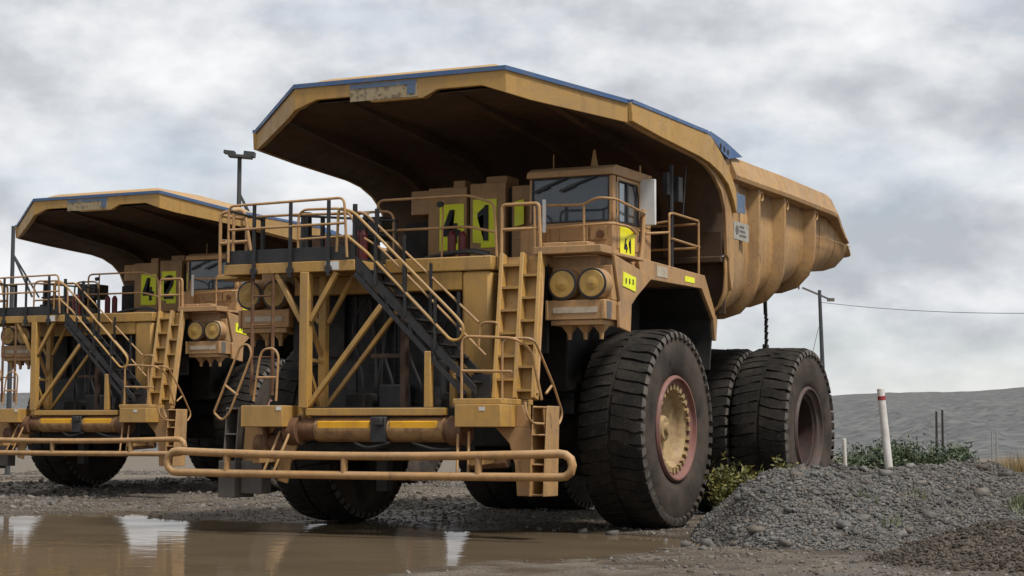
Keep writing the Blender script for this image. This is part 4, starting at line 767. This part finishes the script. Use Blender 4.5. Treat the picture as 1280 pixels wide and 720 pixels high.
    b = MB(); b.tube([(1.6, -4.9, 1.15), (2.3, -4.9, 1.2)], .09, 10); b.build('drag_link', M['rust'], T)
    b = MB(); b.box(-.15, .05, -4.9, -4.7, .7, 1.4); b.build('tow_hitch', M['dark'], T)
    CAB_AT, CABINET_AT = Vector((-.458, 1.0, .135)), Vector((-.682, 1.3, .167))
    for o in list(T.children):
        k = o.name.split('.')[0]
        if k in ('cab', 'door_number_plate', 'mirror', 'side_locker', 'white_rod', 'aerial', 'cab_handrail', 'wall_pipe'): o.location += CAB_AT
        if k in ('control_cabinet', 'cabinet_gap', 'number_panel', 'dark_equipment', 'cabinet_hivis_plate'): o.location += CABINET_AT
    return T, p4, p1, pdoor

truck, P4, P1, PD = make_truck()
tag(truck, 'big yellow mining haul truck with 41 on its number panels, nearest', 'truck', 'haul trucks parked side by side')
NUMS = []
def digits(p4, p1, pd, second):
    put_digit(p4, '4', .055, 5.34, -2.714, .63, .42); put_digit(p1, second, .755, 5.38, -2.714, .66, .40)
    put_digit(pd, '4' + second, -3.03, 4.80, 0, .25, .17, 'side', 3.650)
def copy_tree(o, parent, mp):
    c = o.copy(); COL.objects.link(c); mp[o] = c
    if parent is not None: c.parent = parent
    for ch in list(o.children): copy_tree(ch, c, mp)
    return c
mp = {}
truck2 = copy_tree(truck, None, mp)
digits(P4, P1, PD, '1'); digits(mp[P4], mp[P1], mp[PD], '2')
for k, c in mp.items():
    if k.name.startswith(('fire_extinguisher', 'lamp_stand', 'work_lamp')) and 'lamp' in k.name or (k.name.startswith('fire_ext') and k.data.vertices[0].co.x > 0): c.location.x -= .95
truck2.location = (-16.0, 12.0, .20)
tag(truck2, 'big yellow mining haul truck with 42 on its number panels, farther back', 'truck', 'haul trucks parked side by side')

# ------------------------------------------------------------------ heaps, stones
ICO = bmesh.new(); bmesh.ops.create_cube(ICO, size=1.5); bmesh.ops.triangulate(ICO, faces=ICO.faces); ICO.verts.ensure_lookup_table()
IV = np.array([v.co[:] for v in ICO.verts]); IFc = np.array([[v.index for v in f.verts] for f in ICO.faces]); ICO.free()
def stones(name, pos, size, m, seed, kind='stuff', flat=.65):
    g = np.random.default_rng(seed); n = len(pos)
    sc = size[:, None, None] * (1 + .9 * (g.random((n, 1, 3)) - .5)); jit = 1 + .9 * (g.random((n, len(IV), 3)) - .5)
    P = IV[None] * jit * sc; P[:, :, 2] *= flat
    a = g.random(n) * 6.28; c, s = np.cos(a)[:, None], np.sin(a)[:, None]; ax = g.normal(0, .5, n)[:, None]
    y = P[:, :, 1] * np.cos(ax) - P[:, :, 2] * np.sin(ax); z = P[:, :, 1] * np.sin(ax) + P[:, :, 2] * np.cos(ax); x = P[:, :, 0]
    P = np.stack([x * c - y * s, x * s + y * c, z], -1) + pos[:, None, :]
    F = (IFc[None] + (np.arange(n) * len(IV))[:, None, None]).reshape(-1, 3)
    o = link_mesh(name, np_mesh(name, P.reshape(-1, 3), F), m, smooth=0)
    return tag(o, kind=kind)
def stone_mat(name, cols):
    m = bpy.data.materials.new(name); m.use_nodes = True; t = m.node_tree; b = t.nodes['Principled BSDF']; b.inputs['Roughness'].default_value = .85; b.inputs['Specular IOR Level'].default_value = .3
    g = N(t, 'ShaderNodeNewGeometry'); r = N(t, 'ShaderNodeValToRGB'); t.links.new(g.outputs['Random Per Island'], r.inputs[0]); e = r.color_ramp.elements
    e[0].color = (*cols[0], 1); e[1].color = (*cols[-1], 1)
    for k, c in enumerate(cols[1:-1]): e.new((k + 1) / (len(cols) - 1)).color = (*c, 1)
    n = N(t, 'ShaderNodeTexNoise'); n.inputs['Scale'].default_value = .9; n.inputs['Detail'].default_value = 5; t.links.new(g.outputs['Position'], n.inputs['Vector']); q = N(t, 'ShaderNodeMapRange'); t.links.new(n.outputs[0], q.inputs[0]); q.inputs[1].default_value = .48; q.inputs[2].default_value = .66; q.inputs[4].default_value = .7
    mx = N(t, 'ShaderNodeMix', data_type='RGBA'); t.links.new(q.outputs[0], mx.inputs[0]); t.links.new(r.outputs[0], mx.inputs[6]); mx.inputs[7].default_value = (cols[0][0] * 1.05, cols[0][1] * .92, cols[0][2] * .78, 1)
    t.links.new(mx.outputs[2], b.inputs['Base Color']); return m
M['stone'] = stone_mat('grey_stones', [(.062, .061, .06), (.10, .098, .093), (.13, .126, .118), (.12, .10, .08), (.19, .182, .17)])
M['pebble'] = stone_mat('road_pebbles', [(.07, .062, .05), (.115, .10, .082), (.16, .14, .12), (.11, .10, .095), (.22, .20, .175)])
M['clod'] = stone_mat('soil_clods', [(.034, .027, .021), (.06, .048, .036), (.08, .064, .05), (.12, .104, .085)])

def ridge(s, d, pts, end=1.0):
    """height field of a heap: pts = crest points (s, d, height, half width)"""
    s = np.where(s < pts[0][0], pts[0][0] + (s - pts[0][0]) * end, s); z = np.full(s.shape, -.6)
    for i in range(len(pts) - 1):
        a, b = np.array(pts[i], float), np.array(pts[i + 1], float); e = b[:2] - a[:2]
        t = np.clip(((s - a[0]) * e[0] + (d - a[1]) * e[1]) / (e @ e), 0, 1); q = a[None, None] + t[..., None] * (b - a)[None, None]
        ds = s - q[..., 0]; r = np.hypot(ds, d - q[..., 1]) / q[..., 3]
        z = np.maximum(z, q[..., 2] * (1 - np.minimum(r, 2.2) ** 1.35 * .98) - .12 * np.clip(r - .9, 0, 5))
    return z
CREST = [(4.2, 30.7, 1.02, 3.1), (4.75, 30.9, 1.10, 3.4), (5.15, 31.0, 1.02, 3.4), (5.5, 31.3, 1.13, 3.3), (6.2, 31.6, 1.12, 3.2), (6.9, 32.0, 1.18, 3.2), (7.8, 32.4, 1.25, 3.2), (8.15, 32.5, 1.08, 3.2), (8.6, 32.6, .92, 3.1), (9.5, 33.2, .8, 3.0), (12, 35, .7, 3), (17, 37, .6, 3)]
BANK = [(8.9, 36.3, .55, 1.6), (10, 36.6, .7, 1.8), (13, 37.2, .7, 2), (17, 38, .6, 2)]
def heap_z(s, d): return np.maximum(ridge(s, d, CREST, 2.3), ridge(s, d, BANK)) + fbm(s, d, .8, 3, 90) * .18 + fbm(s, d, 3.5, 4, 95, .6) * .11 + ground_z(s, d) * .3 - .06
CRD = [(5.75, 24.3, .18, .9), (6.1, 24.6, .48, 1.6), (6.5, 24.7, .56, 1.9), (7.2, 24.8, .5, 1.9), (8.5, 25, .5, 1.9)]
def dirt_z(s, d): return ridge(s, d, CRD) + fbm(s, d, 1.3, 3, 130) * .16 + fbm(s, d, 6, 3, 135, .6) * .06 - .05
V, F = sheet(np.arange(2.2, 19, .07), np.arange(26.2, 40, .07), heap_z)
tag(link_mesh('gravel_heap', np_mesh('gravel_heap', V, F), M['gravel'], smooth=180), 'long heap of grey crushed gravel in front of the rear wheel', 'gravel heap')
V, F = sheet(np.arange(4.4, 11, .05), np.arange(22, 28, .05), dirt_z)
tag(link_mesh('soil_heap', np_mesh('soil_heap', V, F), M['dirt'], smooth=180), 'low heap of dark brown soil in the near right corner', 'soil heap')
def scatter(n, s0, s1, d0, d1, zf, keep, smin, smax, seed, power=3.0):
    g = np.random.default_rng(seed); s = g.uniform(s0, s1, n); d = g.uniform(d0, d1, n); z = zf(s[None], d[None])[0]; k = keep(s, d, z)
    s, d, z = s[k], d[k], z[k]; size = smin + (smax - smin) * g.random(len(s)) ** power
    return plan(s, d, z + size * .15), size
p, sz = scatter(150000, 2.3, 10.5, 26.6, 33.6, heap_z, lambda s, d, z: z > ground_z(s[None], d[None])[0] - .01, .007, .034, 1, 3)
stones('gravel_stones', p, sz, M['stone'], 5)
p, sz = scatter(30000, 4.6, 9, 22.4, 27, dirt_z, lambda s, d, z: z > .02, .005, .03, 2, 3)
stones('soil_clods', p, sz, M['clod'], 6)
p, sz = scatter(110000, -13, 9, 22, 60, ground_z, lambda s, d, z: (z > WATER_Z + .005) & (fbm(s, d, .35, 3, 150) + .35 * (d > 27) + .6 * (d > 38) + .5 * np.random.default_rng(5).random(len(s)) > .42), .006, .036, 3, 6)
stones('road_pebbles', p, sz, M['pebble'], 7)
p, sz = scatter(700, 2.6, 9.5, 27, 33.4, heap_z, lambda s, d, z: z > .02, .03, .11, 12, 4)
stones('gravel_stones', p, sz, M['stone'], 15, flat=.55)
p, sz = scatter(26000, -19, 3, 43, 78, ground_z, lambda s, d, z: fbm(s, d, .22, 3, 160) > -.12, .02, .085, 23, 4)
stones('yard_stones', p, sz, M['pebble'], 8)
big = [(2.62, 28.9, .07), (2.9, 28.4, .09), (3.0, 29.4, .10), (2.45, 30.6, .06), (3.2, 29.9, .08), (1.7, 32.6, .10), (1.25, 33.2, .08), (.5, 33.9, .06), (2.2, 31.6, .07), (2.75, 27.6, .05), (3.4, 28.0, .07)]
for s, d, r in big:
    z = float(ground_z(np.array([[s]]), np.array([[d]]))[0, 0]); p = plan(np.array([s]), np.array([d]), np.array([z + r * .3]))
    o = stones('rock', p, np.array([r]), M['stone'], int(s * 100) + 40, kind='thing'); tag(o, 'pale loose rock on the mud between the front wheel and the gravel heap', 'rock', 'loose rocks by the front wheel')

# ------------------------------------------------------------------ plants
def leaf_mat(name, a, b_):
    m = bpy.data.materials.new(name); m.use_nodes = True; t = m.node_tree; b = t.nodes['Principled BSDF']; b.inputs['Roughness'].default_value = .6
    g = N(t, 'ShaderNodeNewGeometry'); mx = N(t, 'ShaderNodeMix', data_type='RGBA'); mx.inputs[6].default_value = (*a, 1); mx.inputs[7].default_value = (*b_, 1)
    t.links.new(g.outputs['Random Per Island'], mx.inputs[0]); t.links.new(mx.outputs[2], b.inputs['Base Color']); return m
M['leaf'] = leaf_mat('bush_leaf', (.03, .05, .022), (.085, .11, .048)); M['leaf_yellow'] = leaf_mat('yellow_green_leaf', (.05, .056, .014), (.19, .17, .035)); M['straw'] = leaf_mat('dry_grass', (.20, .13, .05), (.34, .24, .09)); M['weed'] = leaf_mat('weed_leaf', (.06, .08, .03), (.14, .15, .06))
M['stem'] = mat('woody_stem', (.09, .07, .05), .8)
def leaves(n, w, h, seed, size, up_bias=.3, clumps=14):
    g = np.random.default_rng(seed); c = g.normal(0, 1, (clumps, 3)); c /= np.linalg.norm(c, axis=1)[:, None]; c *= g.random((clumps, 1)) ** .4
    c = c * np.array([w * .42, w * .42, h * .40]) + np.array([0, 0, h * .5]); ci = g.integers(0, clumps, n)
    p = c[ci] + g.normal(0, 1, (n, 3)) * np.array([w * .11, w * .11, h * .13]); p[:, 2] = np.abs(p[:, 2]) + .02
    a = g.normal(0, 1, (n, 3)); a[:, 2] += up_bias; a /= np.linalg.norm(a, axis=1)[:, None]; b = np.cross(a, g.normal(0, 1, (n, 3))); b /= np.linalg.norm(b, axis=1)[:, None]
    s = size * (.6 + .8 * g.random((n, 1))); V = np.stack([p - a * s, p + b * s * .35, p + a * s, p - b * s * .35], 1).reshape(-1, 3)
    return np_mesh('foliage', V, np.arange(n * 4).reshape(n, 4))
def bush(label, s, d, z, w, h, seed, m, size, n, group=None, name='bush'):
    root = empty(name, at(s, d, z)); tag(root, label, 'bush', group); link_mesh('foliage', leaves(n, w, h, seed, size), m, root, smooth=0)
    b = MB(); gg = random.Random(seed)
    for k in range(5): b.tube([(0, 0, -.1), (gg.uniform(-.1, .1) * w, gg.uniform(-.1, .1) * w, h * .35), (gg.uniform(-.35, .35) * w, gg.uniform(-.35, .35) * w, h * .8)], .012 + .006 * h, 5)
    b.build('stem', M['stem'], root); return root
bush('yellow green scrubby bush growing beside the dark gap behind the front wheel', 4.0, 34.2, .0, .95, 1.15, 21, M['leaf_yellow'], .055, 3200)
bush('small yellow green bush tuft right at the left edge of the gravel heap', 4.66, 33.2, .35, .5, .85, 22, M['leaf_yellow'], .05, 700)
gg = random.Random(3)
pos = ['leftmost, against the rear tyre', 'just left of the tall marker post', 'directly behind the tall marker post', 'just right of the tall marker post', 'left of the two dark poles', 'below the two dark poles', 'right of the two dark poles', 'second from the right end of the row', 'low one at the right end']
for k, px in enumerate((1052, 1078, 1100, 1124, 1146, 1168, 1188, 1207, 1226)):
    d = 56 + gg.uniform(-3, 3); s = (px - 640) / FPX * d; h = 1.25 + gg.uniform(-.2, .3) - (.45 if k in (7, 8) else 0)
    bush('green bush beyond the gravel heap, ' + pos[k], s, d, 0.0, gg.uniform(1.3, 1.7), h, 50 + k, M['leaf'], .06, 2600, 'bushes in the row beyond the gravel heap')
def grass(name, m, n, s0, s1, d0, d1, h, zf, seed, wd=.012):
    g = np.random.default_rng(seed); cl = g.random((max(6, n // 60), 2)); ci = g.integers(0, len(cl), n); q = np.clip(cl[ci] + g.normal(0, .04, (n, 2)), 0, 1)
    s = s0 + (s1 - s0) * q[:, 0]; d = d0 + (d1 - d0) * q[:, 1]; z = zf(s[None], d[None])[0]; P = plan(s, d, z); L = h * (.5 + g.random(n)); a = g.random(n) * 6.28; t = g.random(n) * .5
    tip = P + np.stack([np.cos(a) * L * t, np.sin(a) * L * t, L], -1); sd = np.stack([-np.sin(a), np.cos(a), 0 * a], -1) * wd
    V = np.stack([P - sd, P + sd, tip], 1).reshape(-1, 3); tag(link_mesh(name, np_mesh(name, V, np.arange(n * 3).reshape(n, 3)), m, smooth=0), kind='stuff')
grass('dry_grass', M['straw'], 9000, 9.0, 14, 35.7, 37.6, .62, heap_z, 61)
grass('low_weeds', M['weed'], 2600, 8.7, 9.4, 34.6, 36.2, .45, heap_z, 62)
grass('heap_weeds', M['weed'], 500, 7.2, 9.0, 27.6, 30.2, .16, heap_z, 63, .010)
grass('heap_weeds', M['weed'], 160, 5.2, 8.0, 28.6, 31.2, .16, heap_z, 64, .010)

# ------------------------------------------------------------------ posts, poles, masts
M['post_white'] = mat('marker_post_white', (.60, .57, .53), .6, var=(.48, .45, .41), vscale=3, streak=(.35, .31, .27)); M['band'] = mat('red_band', (.35, .03, .035), .5); M['pole'] = mat('grey_pole', (.045, .05, .055), .6, var=(.07, .07, .07), vscale=2); M['wood'] = mat('dark_wood_pole', (.035, .03, .028), .9); M['wood_pale'] = mat('pale_pole', (.28, .28, .26), .8)
def marker(label, s, d, z0, z1, r, lean, band):
    root = empty('marker_post', at(s, d, z0)); tag(root, label, 'marker post')
    R3 = Vector((math.cos(YAW), -math.sin(YAW), 0)) * lean; h = z1 - z0
    b = MB(); b.cyl((0, 0, -.2), R3 + Vector((0, 0, h)), r * 1.1, r * .95, 14); b.build('post', M['post_white'], root, bevel=.01)
    if band:
        t = .895; u = R3 * t + Vector((0, 0, h * t)); w = R3 * (t + .035) + Vector((0, 0, h * (t + .035))); b = MB(); b.cyl(u, w, r * 1.04, r * 1.03, 14); b.build('red_band', M['band'], root)
marker('tall leaning white marker post with a red band, rising behind the gravel heap', 6.65, 33.6, .55, 2.48, .068, -.20, True)
marker('short thin white marker post beside the rear wheel', 8.35, 48, .05, 1.62, .05, -.06, False)
def pole(label, s, d, z0, z1, r, m, name='utility_pole', cat='pole', group=None):
    b = MB(); b.cyl((0, 0, 0), (0, 0, z1 - z0), r, r * .8, 10); o = b.build(name, m); o.location = at(s, d, z0); tag(o, label, cat, group)
pole('left one of two dark timber poles standing by the bushes', (1170 - 640) / FPX * 130, 130, 0, 3.6, .09, M['wood'], group='dark timber poles by the bushes')
pole('right one of two dark timber poles standing by the bushes', (1177.5 - 640) / FPX * 130, 130, 0, 3.7, .09, M['wood'], group='dark timber poles by the bushes')
pole('left one of two pale poles in front of the hill', (1239 - 640) / FPX * 130, 130, 0, 2.2, .07, M['wood_pale'], group='pale poles in front of the hill')
pole('right one of two pale poles in front of the hill', (1244.5 - 640) / FPX * 130, 130, 0, 2.2, .07, M['wood_pale'], group='pale poles in front of the hill')
def lamp_pole():
    d = 80; s = (1033 - 640) / FPX * d; root = empty('lamp_pole', at(s, d, 0)); tag(root, 'tall grey lamp pole with two lamp arms, rising behind the rear wheel', 'lamp pole')
    rv = Vector((math.cos(YAW), -math.sin(YAW), 0)); b = MB(); b.cyl((0, 0, 0), rv * -.25 + Vector((0, 0, 7.85)), .12, .07, 12); b.build('pole', M['pole'], root)
    for a, q in ((-.1, -.72), (.0, .45)):
        b = MB(); b.bar(rv * (-.25) + Vector((0, 0, 7.65)), rv * (-.25 + q) + Vector((0, 0, 7.95 if q < 0 else 7.45)), .09, .07); e = rv * (-.25 + q) + Vector((0, 0, 7.95 if q < 0 else 7.45)); b.bar(e - rv * .12, e + rv * .16 * (1 if q > 0 else -1), .22, .13); b.build('lamp_arm', M['grey'], root)
    b = MB(); b.tube([rv * -.3 + Vector((0, 0, 6.3)), rv * -.85 + Vector((0, 0, 4.0))], .012, 5); b.build('stay_wire', M['grey'], root)
    A = at(s, d, 7.35) - rv * .25; B = at(17.5, 62, 5.72); n = 16; b = MB(); b.tube([A.lerp(B, k / n) - Vector((0, 0, .15 * 4 * (k / n) * (1 - k / n))) for k in range(n + 1)], .011, 5)
    o = b.build('power_line', M['pole']); tag(o, 'thin overhead wire running right from the lamp pole across the sky', 'wire')
    b = MB(); b.cyl((0, 0, 0), (0, 0, 5.8), .12, .08, 10); o = b.build('utility_pole', M['pole']); o.location = at(17.5, 62, 0); tag(o, 'grey pole carrying the right end of the overhead wire', 'pole')
lamp_pole()
def light_mast(label, px, d, ztop, head):
    s = (px - 640) / FPX * d; root = empty('light_mast', at(s, d, 0)); tag(root, label, 'light mast', 'dark light masts behind the trucks'); rv = Vector((math.cos(YAW), -math.sin(YAW), 0)); fv = Vector((math.sin(YAW), math.cos(YAW), 0))
    b = MB(); b.cyl((0, 0, 0), (0, 0, ztop), .10, .07, 10); b.build('mast', M['pole'], root)
    b = MB(); b.bar((0, 0, ztop * .89), rv * .75 + Vector((0, 0, ztop * .72)), .07, .07); b.bar(fv * .2 + Vector((0, 0, ztop * .885)), fv * .2 + rv * .95 + Vector((0, 0, ztop * .72)), .06, .06); b.build('stay', M['pole'], root)
    if head:
        b = MB(); b.bar(-rv * .35 + Vector((0, 0, ztop)), rv * .4 + Vector((0, 0, ztop - .06)), .5, .08); b.bar(-rv * .5 + Vector((0, 0, ztop + .12)), -rv * .15 + Vector((0, 0, ztop + .08)), .4, .1); b.bar(rv * .15 + Vector((0, 0, ztop + .06)), rv * .5 + Vector((0, 0, ztop + .02)), .4, .16); b.build('lamp_head', M['pole'], root)
light_mast('dark light mast with a lamp head standing between the two haul trucks', 296, 62, 10.75, True)
light_mast('dark bare light mast partly hidden at the left of the second haul truck', 13, 70, 9.3, False)
